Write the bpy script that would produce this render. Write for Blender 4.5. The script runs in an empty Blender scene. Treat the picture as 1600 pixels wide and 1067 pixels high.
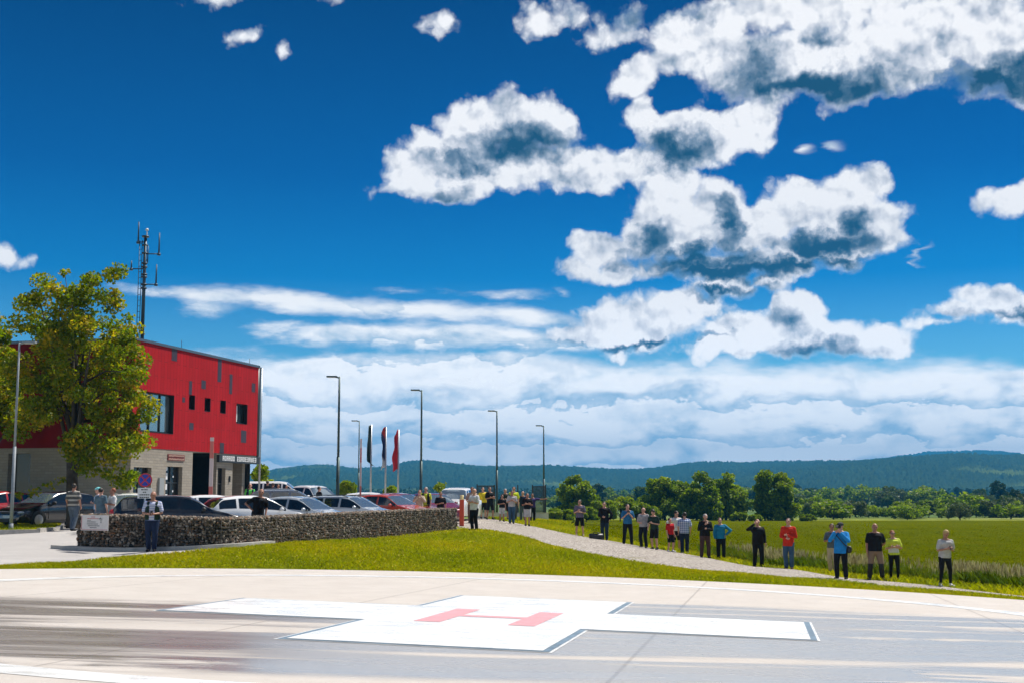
import bpy, bmesh, math, random
import numpy as np
from mathutils import Vector, Matrix, noise as mnoise

random.seed(7)
RNG = np.random.default_rng(7)
SC = bpy.context.scene
COL = SC.collection
R = math.radians

# ------------------------------------------------------------------ camera
FPX, HZ = 2000.0, 775.0          # focal length and eye level in the photo's pixels
PITCH = math.atan((533.5 - HZ) / FPX)   # negative: camera looks up
CAMZ = 1.7
cam = bpy.data.cameras.new("camera"); camo = bpy.data.objects.new("camera", cam); COL.objects.link(camo)
cam.sensor_width = 36.0; cam.lens = 36.0 * FPX / 1600.0
cam.clip_start = 0.1; cam.clip_end = 20000
camo.location = (0, 0, CAMZ); camo.rotation_euler = (R(90) - PITCH, 0, 0)
SC.camera = camo

# ------------------------------------------------------------------ light
SUN_EL, SUN_AZ = R(58), R(52)    # azimuth to the right of the view direction
sunl = bpy.data.lights.new("sun", 'SUN'); sunl.energy = 4.9; sunl.angle = R(0.5); sunl.color = (1.0, 0.95, 0.87)
suno = bpy.data.objects.new("sun", sunl); COL.objects.link(suno)
SUND = Vector((math.sin(SUN_AZ) * math.cos(SUN_EL), math.cos(SUN_AZ) * math.cos(SUN_EL), math.sin(SUN_EL)))
suno.rotation_euler = (-SUND).to_track_quat('-Z', 'Y').to_euler()
SC.view_settings.view_transform = 'Standard'; SC.view_settings.look = 'None'
SC.view_settings.exposure = 0.35; SC.view_settings.gamma = 1.0
SC.cycles.max_bounces = 6; SC.cycles.diffuse_bounces = 2; SC.cycles.glossy_bounces = 3
SC.cycles.transparent_max_bounces = 8; SC.cycles.volume_bounces = 0
SC.cycles.use_denoising = True
try: SC.cycles.denoiser = 'OPENIMAGEDENOISE'
except Exception: pass

def ray(px, py):
    u = (px - 800) / FPX; v = (533.5 - py) / FPX
    return Vector((u, math.cos(PITCH) + v * math.sin(PITCH), -math.sin(PITCH) + v * math.cos(PITCH)))
def W(px, py, Y):
    """the point seen in the direction of a photo pixel, Y metres ahead"""
    r = ray(px, py); t = Y / r.y
    return Vector((r.x * t, Y, CAMZ + r.z * t))

# ------------------------------------------------------------------ node helpers
class NT:
    def __init__(s, nt): s.nt = nt
    def n(s, t, **kw):
        nd = s.nt.nodes.new(t)
        for k, v in kw.items(): setattr(nd, k, v)
        return nd
    def put(s, sock, v):
        if isinstance(v, (int, float, tuple, list, Vector)): sock.default_value = v
        else: s.nt.links.new(v, sock)
    def math(s, op, a, b=None, c=None, clamp=False):
        nd = s.n('ShaderNodeMath', operation=op, use_clamp=clamp)
        for i, v in enumerate((a, b, c)):
            if v is not None: s.put(nd.inputs[i], v)
        return nd.outputs[0]
    def vmath(s, op, a, b=None, scale=None):
        nd = s.n('ShaderNodeVectorMath', operation=op)
        s.put(nd.inputs[0], a)
        if b is not None: s.put(nd.inputs[1], b)
        if scale is not None: s.put(nd.inputs['Scale'], scale)
        return nd.outputs['Value'] if op in ('LENGTH', 'DOT_PRODUCT') else nd.outputs[0]
    def noise(s, vec, scale, detail=4, rough=0.5, dist=0.0, dim='3D', color=False, ntype=None):
        nd = s.n('ShaderNodeTexNoise', noise_dimensions=dim)
        if ntype: nd.noise_type = ntype
        if vec is not None: s.put(nd.inputs['Vector'], vec)
        nd.inputs['Scale'].default_value = scale; nd.inputs['Detail'].default_value = detail
        nd.inputs['Roughness'].default_value = rough; nd.inputs['Distortion'].default_value = dist
        return nd.outputs['Color'] if color else nd.outputs[0]
    def map(s, v, a, b, c=0.0, d=1.0, smooth=False):
        nd = s.n('ShaderNodeMapRange'); nd.interpolation_type = 'SMOOTHSTEP' if smooth else 'LINEAR'
        s.put(nd.inputs['Value'], v)
        for k, x in zip(('From Min', 'From Max', 'To Min', 'To Max'), (a, b, c, d)): s.put(nd.inputs[k], x)
        return nd.outputs[0]
    def mix(s, f, a, b, mode='MIX'):
        nd = s.n('ShaderNodeMix', data_type='RGBA', blend_type=mode)
        s.put(nd.inputs[0], f); s.put(nd.inputs[6], a if not isinstance(a, tuple) else (*a[:3], 1)); s.put(nd.inputs[7], b if not isinstance(b, tuple) else (*b[:3], 1))
        return nd.outputs[2]
    def ramp(s, f, stops, interp='LINEAR'):
        nd = s.n('ShaderNodeValToRGB'); cr = nd.color_ramp; cr.interpolation = interp
        while len(cr.elements) < len(stops): cr.elements.new(0.5)
        for e, (p, c) in zip(cr.elements, stops): e.position = p; e.color = (*c[:3], 1)
        s.put(nd.inputs[0], f)
        return nd.outputs[0]
    def sep(s, v):
        nd = s.n('ShaderNodeSeparateXYZ'); s.put(nd.inputs[0], v); return nd.outputs
    def comb(s, x, y, z=0.0):
        nd = s.n('ShaderNodeCombineXYZ')
        for i, v in enumerate((x, y, z)): s.put(nd.inputs[i], v)
        return nd.outputs[0]

def vbump(t, vec, scale, detail=3.0, rough=0.5):
    nd = t.n('ShaderNodeTexVoronoi', voronoi_dimensions='2D', feature='SMOOTH_F1', normalize=True)
    t.put(nd.inputs['Vector'], vec); nd.inputs['Scale'].default_value = scale; nd.inputs['Detail'].default_value = detail; nd.inputs['Roughness'].default_value = rough
    nd.inputs['Lacunarity'].default_value = 2.3; nd.inputs['Smoothness'].default_value = 0.25
    return nd.outputs['Distance']

def srgb(r, g, b):
    f = lambda c: c / 255 / 12.92 if c / 255 <= 0.04045 else ((c / 255 + 0.055) / 1.055) ** 2.4
    return (f(r), f(g), f(b))

# ------------------------------------------------------------------ sky with clouds
world = bpy.data.worlds.new("World"); SC.world = world; world.use_nodes = True
wn = world.node_tree; wn.nodes.clear(); T = NT(wn)
sky = T.n('ShaderNodeTexSky', sky_type='NISHITA'); sky.sun_disc = False
sky.sun_elevation = SUN_EL; sky.sun_rotation = SUN_AZ; sky.altitude = 550; sky.air_density = 1.0; sky.dust_density = 0.4; sky.ozone_density = 2.0
gen = T.n('ShaderNodeTexCoord').outputs['Generated']
dx, dy, dz = T.sep(gen)[:3]
az = T.math('ARCTAN2', dx, dy); el = T.math('ARCSINE', dz)
P0 = T.comb(az, el, 0.0)
def ae(px, py):
    r = ray(px, py).normalized(); return math.atan2(r.x, r.y), math.asin(r.z)
w1 = T.noise(P0, 9.0, 3, 0.6, dim='2D', color=True)
w2 = T.noise(P0, 42.0, 4, 0.62, dim='2D', color=True)
P1 = T.vmath('ADD', P0, T.vmath('SCALE', T.vmath('SUBTRACT', w1, (0.5, 0.5, 0.5)), scale=0.034))
P1 = T.vmath('ADD', P1, T.vmath('SCALE', T.vmath('SUBTRACT', w2, (0.5, 0.5, 0.5)), scale=0.008))
def ell(P, cx, cy, rx, ry, rot=0.0):
    a, e = ae(cx, cy)
    mp = T.n('ShaderNodeMapping', vector_type='TEXTURE')
    T.put(mp.inputs['Vector'], P)
    mp.inputs['Location'].default_value = (a, e, 0); mp.inputs['Rotation'].default_value = (0, 0, R(rot))
    mp.inputs['Scale'].default_value = (rx / FPX / math.cos(e), ry / FPX, 1)
    return T.vmath('LENGTH', mp.outputs[0])
CLOUDS = [
 (812,188,68,52),(742,208,66,46),(862,205,46,46),(688,238,58,40),(645,268,56,30),(602,289,34,14,12),(765,262,150,38),(700,292,105,20),(900,268,92,32),
 (995,178,30,30),(1060,200,72,30),(1142,203,68,36),(1085,232,105,30),(1000,260,84,24),(1186,236,22,14),(1197,240,14,10),
 (845,18,62,26),(960,52,58,18),(990,110,68,30,22),(1085,62,105,52),(1215,95,150,72),(1340,120,80,45),(1460,60,180,72),(1570,105,100,52),(1250,10,330,50),
 (925,384,46,34),(900,420,40,26),(958,420,38,26),(1015,345,52,56),(1058,305,50,38),(1085,284,30,22),(1138,325,42,44),(1072,375,90,42),
 (1228,335,50,48),(1250,300,38,30),(1315,298,54,44),(1374,280,22,24),(1332,350,84,50),(1392,384,26,22),(1290,384,118,28),(1150,412,190,28),(1165,360,60,50),
 (1150,448,52,22),(1205,442,42,18),(1112,458,22,14),
 (985,506,108,42),(1050,496,75,36),(1130,545,90,24),(910,520,62,22),(1252,490,44,30),(1222,530,80,36),(1388,545,42,30),(1322,540,60,24),(1140,522,110,24),
 (1552,468,42,24),(1500,490,50,14),(1610,478,60,26),(1470,514,56,8),(1578,310,50,22),
 (342,4,26,14),(376,70,18,11,35),(440,90,9,12),(705,28,34,24,40),(722,8,16,24),(672,52,26,9),(520,3,26,9),(4,388,16,20),(38,405,12,8),
]
F = None
Pc = P1
for ic, c in enumerate(CLOUDS):
    c = (c[0], c[1], c[2] + (6 if c[2] > 40 else 2), c[3] + (4 if c[2] > 40 else 1)) + tuple(c[4:])
    if ic % 12 == 11: Pc = T.vmath('ADD', P1, T.vmath('SCALE', (1.0, 1.0, 0.0), scale=T.math('MULTIPLY', F, 1e-6)))   # chained so that the shader stays within its stack
    rmin = min(c[2], c[3]) / FPX; kk = min(rmin, 0.018) * 1.0
    v = T.math('MULTIPLY_ADD', ell(Pc, *c), -kk, kk)
    F = v if F is None else T.math('SMOOTH_MAX', F, v, 0.0045)
# flat bands and the layer over the horizon: the same thing with a longer, flatter grain
PS = T.comb(az, T.math('MULTIPLY', el, 3.2), T.math('MULTIPLY', F, 1e-6))
w3 = T.noise(PS, 11.0, 5, 0.55, color=True)
P3 = T.vmath('ADD', P0, T.vmath('MULTIPLY', T.vmath('SUBTRACT', w3, (0.5, 0.5, 0.5)), (0.09, 0.022, 0.0)))
BANDS = [
 (420,470,220,17,-2),(640,484,260,16,-4),(815,494,130,17,-5),(330,486,50,9),(560,520,180,21,-2),(760,530,270,22,-3),(900,528,120,16),
 (775,459,75,7,-2),(1441,400,4,14),(1268,233,14,9),(1318,225,14,7),(640,456,12,3),(880,462,14,5),
 (530,562,75,16),(760,574,280,24,-3),(1085,594,58,16),(1560,600,230,26,2),(1020,715,1150,155),(300,715,420,165),(640,590,330,40),(1400,620,300,40),(1260,600,240,16),
]
F2 = None
for c in BANDS:
    kk = min(min(c[2], c[3]) / FPX, 0.03)
    v = T.math('MULTIPLY_ADD', ell(P3, *c), -kk, kk)
    F2 = v if F2 is None else T.math('SMOOTH_MAX', F2, v, 0.004)
F2 = T.math('MULTIPLY_ADD', T.math('SUBTRACT', T.noise(PS, 22.0, 8, 0.6), 0.5), 0.012, F2)
dens2 = T.math('MULTIPLY', T.map(F2, -0.0015, 0.0065, 0.0, 1.0, True), T.math('SUBTRACT', 1.0, T.map(T.math('ABSOLUTE', az), 0.6, 0.9, 0.0, 1.0, True)))
n1 = T.noise(P0, 30.0, 9, 0.58, dim='2D')
n2 = T.noise(P0, 90.0, 6, 0.6, dim='2D')
# overall clouds away from the photographed part of the sky
back = T.math('SUBTRACT', T.noise(gen, 2.2, 5, 0.55), 0.56)
away = T.map(T.math('ABSOLUTE', az), 0.55, 0.9, 0.0, 1.0, True)
up = T.map(el, 0.32, 0.45, 0.0, 1.0, True)
away = T.math('MAXIMUM', away, up)
F = T.math('ADD', T.math('MULTIPLY', F, T.math('SUBTRACT', 1.0, away)), T.math('MULTIPLY', T.math('MULTIPLY', back, 0.1), away))
Pv = T.vmath('ADD', P0, T.vmath('SCALE', T.vmath('SUBTRACT', w2, (0.5, 0.5, 0.5)), scale=0.012))
Pv = T.vmath('ADD', Pv, T.vmath('SCALE', (1.0, 1.0, 0.0), scale=T.math('MULTIPLY', F, 1e-6)))
v0 = vbump(T, Pv, 32.0, 3.0, 0.45)
fr = T.math('ADD', F, T.math('MULTIPLY', T.math('SUBTRACT', 0.27, v0), 0.021))
fr = T.math('ADD', fr, T.math('MULTIPLY', T.math('SUBTRACT', n1, 0.5), 0.007))
dens1 = T.map(fr, -0.0010, 0.0050, 0.0, 1.0, True)
dens = T.math('MAXIMUM', dens1, dens2)
# relief: the same billows looked up a little towards the sun
off = (0.0045, 0.0075, 0.0)
P0s = T.vmath('ADD', P0, off)
w2s = T.noise(P0s, 42.0, 4, 0.62, dim='2D')
Pv1 = T.vmath('ADD', Pv, (0.0028, 0.0048, 0.0))
v1 = vbump(T, Pv1, 32.0, 3.0, 0.45)
relv = T.math('SUBTRACT', v1, v0)
rel = T.math('SUBTRACT', T.noise(P0, 20.0, 4, 0.5, 0.1, dim='2D'), T.noise(P0s, 20.0, 4, 0.5, 0.1, dim='2D'))
DARK = [
 (805,228,75,26,1.0),(750,245,85,16,.8),(1050,236,58,24,1.0),(715,298,26,13,.5),(1020,12,110,16,1.0),(1185,105,45,45,.9),(1255,140,140,22,1.15),
 (1350,140,50,28,1.0),(1290,58,26,16,.8),(1470,58,24,22,.45),(1550,132,85,20,1.15),(1610,115,50,28,1.1),
 (1020,372,32,28,1.1),(1080,408,100,18,1.15),(1148,340,14,32,.9),(1125,425,125,16,1.3),(1200,420,90,14,1.1),(1300,382,65,16,1.15),(1335,350,18,24,.9),(1262,415,110,9,1.1),
 (1130,462,50,9,1.0),(1185,458,45,10,.9),(1000,538,115,6,.9),(1030,562,35,8,.6),(1270,558,75,14,.85),(1235,515,24,30,.6),(1570,492,60,9,.7),
 (560,600,90,26,.42),(640,640,110,24,.36),(870,608,70,20,.4),(820,700,200,14,.25),(1200,610,180,12,.35),(1480,640,170,20,.42),(1000,660,140,18,.25),(1100,640,70,14,.4),(900,560,160,10,.3),(500,660,60,16,.3),(720,560,120,8,.3),
 (1560,25,30,18,.35),(1190,60,30,20,.3),(1410,95,30,20,.3),
]
P2 = T.vmath('ADD', T.vmath('ADD', P0, T.vmath('SCALE', (1.0, 1.0, 0.0), scale=T.math('MULTIPLY', F, 1e-6))), T.vmath('SCALE', T.vmath('SUBTRACT', w1, (0.5, 0.5, 0.5)), scale=0.03))
P2 = T.vmath('ADD', P2, T.vmath('SCALE', T.vmath('SUBTRACT', w2, (0.5, 0.5, 0.5)), scale=0.03))
D = None
Pc = P2
for ic, c in enumerate(DARK):
    if ic % 12 == 11: Pc = T.vmath('ADD', P2, T.vmath('SCALE', (1.0, 1.0, 0.0), scale=T.math('MULTIPLY', D, 1e-6)))
    v = T.map(ell(Pc, *c[:4]), 1.6, 0.0, 0.0, c[4])
    D = v if D is None else T.math('MAXIMUM', D, v)
D = T.math('MULTIPLY', D, T.math('SUBTRACT', 1.0, away))
# brightness of the cloud
b = T.math('ADD', 0.88, T.math('MULTIPLY', rel, 1.4))
b = T.math('ADD', b, T.math('MULTIPLY', relv, 1.1))
b = T.math('ADD', b, T.math('MULTIPLY', T.math('SUBTRACT', T.noise(P1, 12.0, 2, 0.5, dim='2D'), 0.5), 0.5))
b = T.math('SUBTRACT', b, T.math('MULTIPLY', D, T.map(T.noise(P0, 22.0, 3, 0.45, dim='2D'), 0.3, 0.7, 1.15, 0.85)), None, True)
ccol1 = T.ramp(b, [(0.0, srgb(28, 72, 104)), (0.18, srgb(66, 98, 124)), (0.42, srgb(132, 150, 170)), (0.66, srgb(206, 211, 221)), (0.88, srgb(250, 250, 252))])
ln = T.noise(T.comb(az, T.math('MULTIPLY', el, 2.4), 3.0), 13.0, 7, 0.55, 0.2)
vb = vbump(T, T.comb(az, T.math('MULTIPLY', el, 1.7), 0.0), 26.0, 4.0, 0.55)
row = T.math('MULTIPLY_ADD', T.math('LOGARITHM', T.math('ADD', T.math('MAXIMUM', el, 0.0), 0.035), 2.718), 3.1, T.math('ADD', T.math('MULTIPLY', ln, 2.3), T.math('MULTIPLY', T.math('SUBTRACT', 0.5, vb), -0.75)))
saw = T.math('FRACT', row)
sh = T.math('MULTIPLY', T.map(saw, -0.1, 0.62, 0.0, 1.0, True), T.map(saw, 0.94, 1.0, 1.0, 0.10, True))
lb = T.math('ADD', T.math('ADD', T.math('MULTIPLY_ADD', sh, 0.42, T.map(ln, 0.35, 0.58, 0.30, 0.66)), T.math('MULTIPLY', relv, 0.35)), T.math('MULTIPLY', rel, 0.5))
lb = T.math('SUBTRACT', lb, T.math('MULTIPLY', D, 0.55), None, True)
ccol2 = T.ramp(lb, [(0.0, srgb(120, 160, 195)), (0.38, srgb(168, 194, 216)), (0.68, srgb(222, 230, 238)), (0.9, srgb(253, 253, 253))])
ccol = T.mix(dens1, ccol2, ccol1)
ccol = T.vmath('SCALE', ccol, scale=T.map(el, 0.0, 0.17, 1.42, 0.85))
tint = T.ramp(T.map(el, 0.0, 0.40, 0.0, 1.0), [(0.0, (1.0, 1.0, 1.0)), (0.25, (0.28, 0.70, 0.92)), (0.42, (0.01, 0.37, 0.70)), (0.62, (0.0, 0.22, 0.51)), (1.0, (0.0, 0.115, 0.29))])
bg1 = T.n('ShaderNodeBackground'); T.put(bg1.inputs[0], T.mix(1.0, sky.outputs[0], tint, 'MULTIPLY')); bg1.inputs[1].default_value = 0.1
bg2 = T.n('ShaderNodeBackground'); T.put(bg2.inputs[0], ccol); bg2.inputs[1].default_value = 1.0
ms = T.n('ShaderNodeMixShader'); T.put(ms.inputs[0], dens); wn.links.new(bg1.outputs[0], ms.inputs[1]); wn.links.new(bg2.outputs[0], ms.inputs[2])
out = T.n('ShaderNodeOutputWorld'); wn.links.new(ms.outputs[0], out.inputs[0])
# ------------------------------------------------------------------ general helpers
def tag(o, label=None, cat=None, group=None, kind=None):
    if label: o['label'] = label
    if cat: o['category'] = cat
    if group: o['group'] = group
    if kind: o['kind'] = kind
    return o
def link(name, me, mat=None, parent=None, loc=None):
    o = bpy.data.objects.new(name, me); COL.objects.link(o)
    if mat is not None:
        for m in (mat if isinstance(mat, (list, tuple)) else [mat]): me.materials.append(m)
    if parent is not None: o.parent = parent
    if loc is not None: o.location = loc
    return o
def empty(name, loc=(0, 0, 0), rz=0.0):
    o = bpy.data.objects.new(name, None); COL.objects.link(o); o.location = loc; o.rotation_euler = (0, 0, rz); o.empty_display_size = 0.1
    return o
def np_mesh(name, V, Fc, smooth=False, tone=None):
    """V (n,3) float, Fc (m,k) int, one face size"""
    V = np.asarray(V, np.float32); Fc = np.asarray(Fc, np.int32)
    me = bpy.data.meshes.new(name); k = Fc.shape[1]
    me.vertices.add(len(V)); me.vertices.foreach_set('co', V.ravel())
    me.loops.add(Fc.size); me.loops.foreach_set('vertex_index', Fc.ravel())
    me.polygons.add(len(Fc)); me.polygons.foreach_set('loop_start', np.arange(0, Fc.size, k, dtype=np.int32))
    me.polygons.foreach_set('loop_total', np.full(len(Fc), k, np.int32))
    if smooth: me.polygons.foreach_set('use_smooth', np.ones(len(Fc), bool))
    if tone is not None:
        at = me.attributes.new('tone', 'FLOAT', 'POINT'); at.data.foreach_set('value', np.asarray(tone, np.float32))
    me.update(); me.validate()
    return me
class MB:
    """collects boxes, prisms, tubes and so on as one mesh"""
    def __init__(s): s.v = []; s.f = []; s.m = []; s.sm = []
    def add(s, vs, fs, m=0, smooth=False):
        o = len(s.v); s.v += [tuple(v) for v in vs]; s.f += [tuple(i + o for i in f) for f in fs]; s.m += [m] * len(fs); s.sm += [smooth] * len(fs)
    def box(s, c, d, M=None, m=0, rz=0.0):
        x, y, z = d[0] / 2, d[1] / 2, d[2] / 2
        vs = [Vector((a * x, b * y, e * z)) for e in (-1, 1) for b in (-1, 1) for a in (-1, 1)]
        if rz: q = Matrix.Rotation(rz, 3, 'Z'); vs = [q @ v for v in vs]
        vs = [v + Vector(c) for v in vs]
        if M is not None: vs = [M @ v for v in vs]
        s.add(vs, [(0, 2, 3, 1), (4, 5, 7, 6), (0, 1, 5, 4), (2, 6, 7, 3), (0, 4, 6, 2), (1, 3, 7, 5)], m)
    def tube(s, pts, rad, n=8, m=0, cap=True, smooth=True):
        pts = [Vector(p) for p in pts]; rad = rad if isinstance(rad, (list, tuple)) else [rad] * len(pts)
        vs = []; fs = []
        for i, p in enumerate(pts):
            d = (pts[min(i + 1, len(pts) - 1)] - pts[max(i - 1, 0)]).normalized()
            a = d.orthogonal().normalized() if abs(d.z) < 0.95 else Vector((1, 0, 0)); a = (a - d * a.dot(d)).normalized(); b = d.cross(a)
            if i and (vs[-n] - pts[i - 1]).normalized().dot(a) < 0.2: 
                a0 = (vs[-n] - pts[i - 1]); a = (a0 - d * a0.dot(d)).normalized(); b = d.cross(a)
            for k in range(n):
                t = 2 * math.pi * k / n; vs.append(p + (a * math.cos(t) + b * math.sin(t)) * rad[i])
        for i in range(len(pts) - 1):
            for k in range(n):
                fs.append((i * n + k, i * n + (k + 1) % n, (i + 1) * n + (k + 1) % n, (i + 1) * n + k))
        s.add(vs, fs, m, smooth)
        if cap:
            o = len(s.v) - len(vs)
            s.f.append(tuple(o + k for k in reversed(range(n)))); s.m.append(m); s.sm.append(False)
            s.f.append(tuple(o + (len(pts) - 1) * n + k for k in range(n))); s.m.append(m); s.sm.append(False)
    def mesh(s, name='m'):
        me = bpy.data.meshes.new(name); me.from_pydata([tuple(v) for v in s.v], [], s.f)
        me.polygons.foreach_set('material_index', s.m); me.polygons.foreach_set('use_smooth', s.sm); me.update()
        return me
    def build(s, name, mat, parent=None, loc=None):
        return link(name, s.mesh(name), mat, parent, loc)

MATS = {}
def pbr(name, col, rough=0.6, metal=0.0, spec=0.5, noise=0.0, nscale=8.0, bump=0.0, coat=0.0, fn=None, nstretch=None, emit=None):
    """simple procedural material: base colour broken up by noise"""
    if name in MATS: return MATS[name]
    m = bpy.data.materials.new(name); m.use_nodes = True; t = NT(m.node_tree); bs = m.node_tree.nodes['Principled BSDF']
    bs.inputs['Roughness'].default_value = rough; bs.inputs['Metallic'].default_value = metal
    bs.inputs['Specular IOR Level'].default_value = spec; bs.inputs['Coat Weight'].default_value = coat
    if coat: bs.inputs['Coat Roughness'].default_value = 0.04
    bs.inputs['Base Color'].default_value = (*col, 1)
    if noise or bump:
        tc = t.n('ShaderNodeTexCoord').outputs['Object']
        if nstretch: tc = t.vmath('MULTIPLY', tc, nstretch)
        nz = t.noise(tc, nscale, 5, 0.6)
        if noise:
            t.put(bs.inputs['Base Color'], t.mix(t.map(nz, 0.3, 0.7), tuple(c * (1 - noise) for c in col), tuple(min(1, c * (1 + noise)) for c in col)))
        if bump:
            b = t.n('ShaderNodeBump'); b.inputs['Strength'].default_value = bump; b.inputs['Distance'].default_value = 0.02
            t.put(b.inputs['Height'], nz); t.put(bs.inputs['Normal'], b.outputs[0])
    if fn: fn(t, bs)
    MATS[name] = m
    return m

# ------------------------------------------------------------------ terrain height
def padz(x, y): return 0.2 - 0.0285 * x - 0.0153 * y
PADC = (-0.36, 19.4); PADR = 14.8
_c = []
for a in range(0, 360, 24):
    for r in (15.4, 9.0):
        x = PADC[0] + r * math.sin(R(a)); y = PADC[1] + r * math.cos(R(a)); _c.append((x, y, padz(x, y) - (0.10 if r > 14.8 else 0.45)))
_c.append((PADC[0], PADC[1], padz(*PADC) - 0.45))
for px, py, Y in [(22,832,48),(113,830,48),(125,858,40),(240,858,39.6),(0,872,36),(110,868,38),(-150,850,42),(-200,838,48),
    (345,855,38.3),(450,848,42.3),(560,843,48),(640,836,53),(712,828,57),(300,868,36),(450,868,37),(600,862,39.5),
    (740,828,54.7),(800,838,50),(905,838,63.5),(945,844,60),(981,851,57.4),(1007,856,56),(1070,865,56.5),(1103,872,53.5),(1185,887,49),
    (1233,889,46),(1303,897,46),(1315,906,41.5),(1368,907,42),(1397,907,42.5),(1477,917,40),(1600,935,33),(1700,940,34),
    (1300,909,37),(1100,892,40),(1000,880,41.5),(900,862,45),(850,850,48),(1475,925,35.5),(700,860,42),(800,862,42),(900,876,40),
    (760,810,73),(800,817,70),(830,820,70),(857,813,84),(735,811,84),(700,812,76),(1000,838,80),(1150,845,80),(1300,850,80),(1500,856,80),(1700,860,80),
    (870,812,190),(1100,812,190),(1300,813,190),(1590,813,190),(1800,813,190),(600,812,190),(300,805,190),(1200,824,120),(1500,826,120),(900,820,115),
    (250,833,50),(400,835,49),(550,818,62),(250,818,60),(400,807,70),(0,815,60),(-150,812,62),(-300,810,62),(420,797,80),(500,808,73),(300,803,75),(100,800,75),(600,810,75),(650,812,73),
    (200,800,110),(500,804,110),(0,800,110),
    (0,792,700),(500,791,700),(900,790,700),(1200,790,700),(1600,790,700),(1900,790,700),(0,780,1700),(800,779,1700),(1300,779,1700),(1700,780,1700),
    (800,802,330),(1300,802,330),(1700,802,330),(200,801,330)]:
    p = W(px, py, Y); _c.append((p.x, p.y, p.z))
_c = np.array(_c)
def _uv(x, y):
    yc = np.clip(y, 2.0, 2200.0); xc = np.clip(x, -(0.75 * yc + 14), 0.75 * yc + 14)
    return np.stack([3.0 * xc / (yc + 20), np.log(yc + 12) * 1.6], -1)
def _phi(r): return np.where(r > 1e-9, r * r * np.log(np.maximum(r, 1e-9)), 0.0)
_P = _uv(_c[:, 0], _c[:, 1]); _n = len(_P)
_K = _phi(np.linalg.norm(_P[:, None] - _P[None], axis=-1)) + np.eye(_n) * 2e-3
_Q = np.hstack([np.ones((_n, 1)), _P]); _A = np.block([[_K, _Q], [_Q.T, np.zeros((3, 3))]])
_w = np.linalg.solve(_A, np.concatenate([_c[:, 2], np.zeros(3)]))
def zt(x, y):
    x = np.asarray(x, float); y = np.asarray(y, float); sh = np.broadcast(x, y).shape
    p = _uv(*[a.ravel() for a in np.broadcast_arrays(x, y)]); out = np.empty(len(p))
    for i in range(0, len(p), 20000):
        q = p[i:i + 20000]
        out[i:i + 20000] = _phi(np.linalg.norm(q[:, None] - _P[None], axis=-1)) @ _w[:_n] + _w[_n] + q @ _w[_n + 1:]
    out = out.reshape(sh)
    return float(out) if out.shape == () else out
def G(px, py, y0=20.0, y1=900.0):
    """first point of the ground seen along a photo pixel"""
    r = ray(px, py); ys = np.geomspace(y0, y1, 500); t = ys / r.y
    d = (CAMZ + r.z * t) - zt(r.x * t, ys)
    k = np.argmax(d < 0) if (d < 0).any() else len(ys) - 1
    return (r.x * ys[k] / r.y, ys[k])

def terrain_mesh():
    ys = np.concatenate([np.linspace(-30, 26, 29), np.arange(26.6, 64, 0.5), np.geomspace(64.6, 260, 110), np.geomspace(262, 2600, 120)])
    ss = np.linspace(-1, 1, 241); ss = np.sign(ss) * (0.75 * np.abs(ss) + 0.25 * np.abs(ss) ** 3)
    Yg, Sg = np.meshgrid(ys, ss, indexing='ij'); Xg = Sg * (0.62 * np.maximum(Yg, 0) + 34)
    Zg = zt(Xg, Yg)
    n, m = Xg.shape; V = np.stack([Xg, Yg, Zg], -1).reshape(-1, 3)
    i, j = np.meshgrid(np.arange(n - 1), np.arange(m - 1), indexing='ij'); a = (i * m + j).ravel()
    return np_mesh('ground', V, np.stack([a, a + 1, a + m + 1, a + m], -1), True)

def pip(x, y, poly):
    inside = np.zeros(x.shape, bool); n = len(poly); j = n - 1
    for i in range(n):
        xi, yi = poly[i]; xj, yj = poly[j]
        c = ((yi > y) != (yj > y)) & (x < (xj - xi) * (y - yi) / (yj - yi + 1e-12) + xi); inside ^= c; j = i
    return inside
def sheet(name, poly, off, mat, step=0.5, kind='structure', zf=None, skirt=0.0):
    bm = bmesh.new(); vs = [bm.verts.new((x, y, 0)) for x, y in poly]; f = bm.faces.new(vs)
    xs = [p[0] for p in poly]; ys = [p[1] for p in poly]
    def cuts(lo, hi): return np.arange(lo + step, hi, step)
    for v in cuts(min(xs), max(xs)):
        bmesh.ops.bisect_plane(bm, geom=bm.verts[:] + bm.edges[:] + bm.faces[:], plane_co=(v, 0, 0), plane_no=(1, 0, 0))
    for v in cuts(min(ys), max(ys)):
        bmesh.ops.bisect_plane(bm, geom=bm.verts[:] + bm.edges[:] + bm.faces[:], plane_co=(0, v, 0), plane_no=(0, 1, 0))
    co = np.array([v.co[:] for v in bm.verts]); z = (zf or zt)(co[:, 0], co[:, 1])
    for v, zz in zip(bm.verts, z): v.co.z = zz + off
    bmesh.ops.recalc_face_normals(bm, faces=bm.faces)
    if sum(f.normal.z for f in bm.faces) < 0: bmesh.ops.reverse_faces(bm, faces=bm.faces)
    if skirt:
        be = [e for e in bm.edges if len(e.link_faces) == 1]
        r = bmesh.ops.extrude_edge_only(bm, edges=be)
        for v in [g for g in r['geom'] if isinstance(g, bmesh.types.BMVert)]: v.co.z -= skirt
    me = bpy.data.meshes.new(name); bm.to_mesh(me); bm.free()
    for p in me.polygons: p.use_smooth = abs(p.normal.z) > 0.7 and not skirt
    o = link(name, me, mat); tag(o, kind=kind); return o

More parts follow.
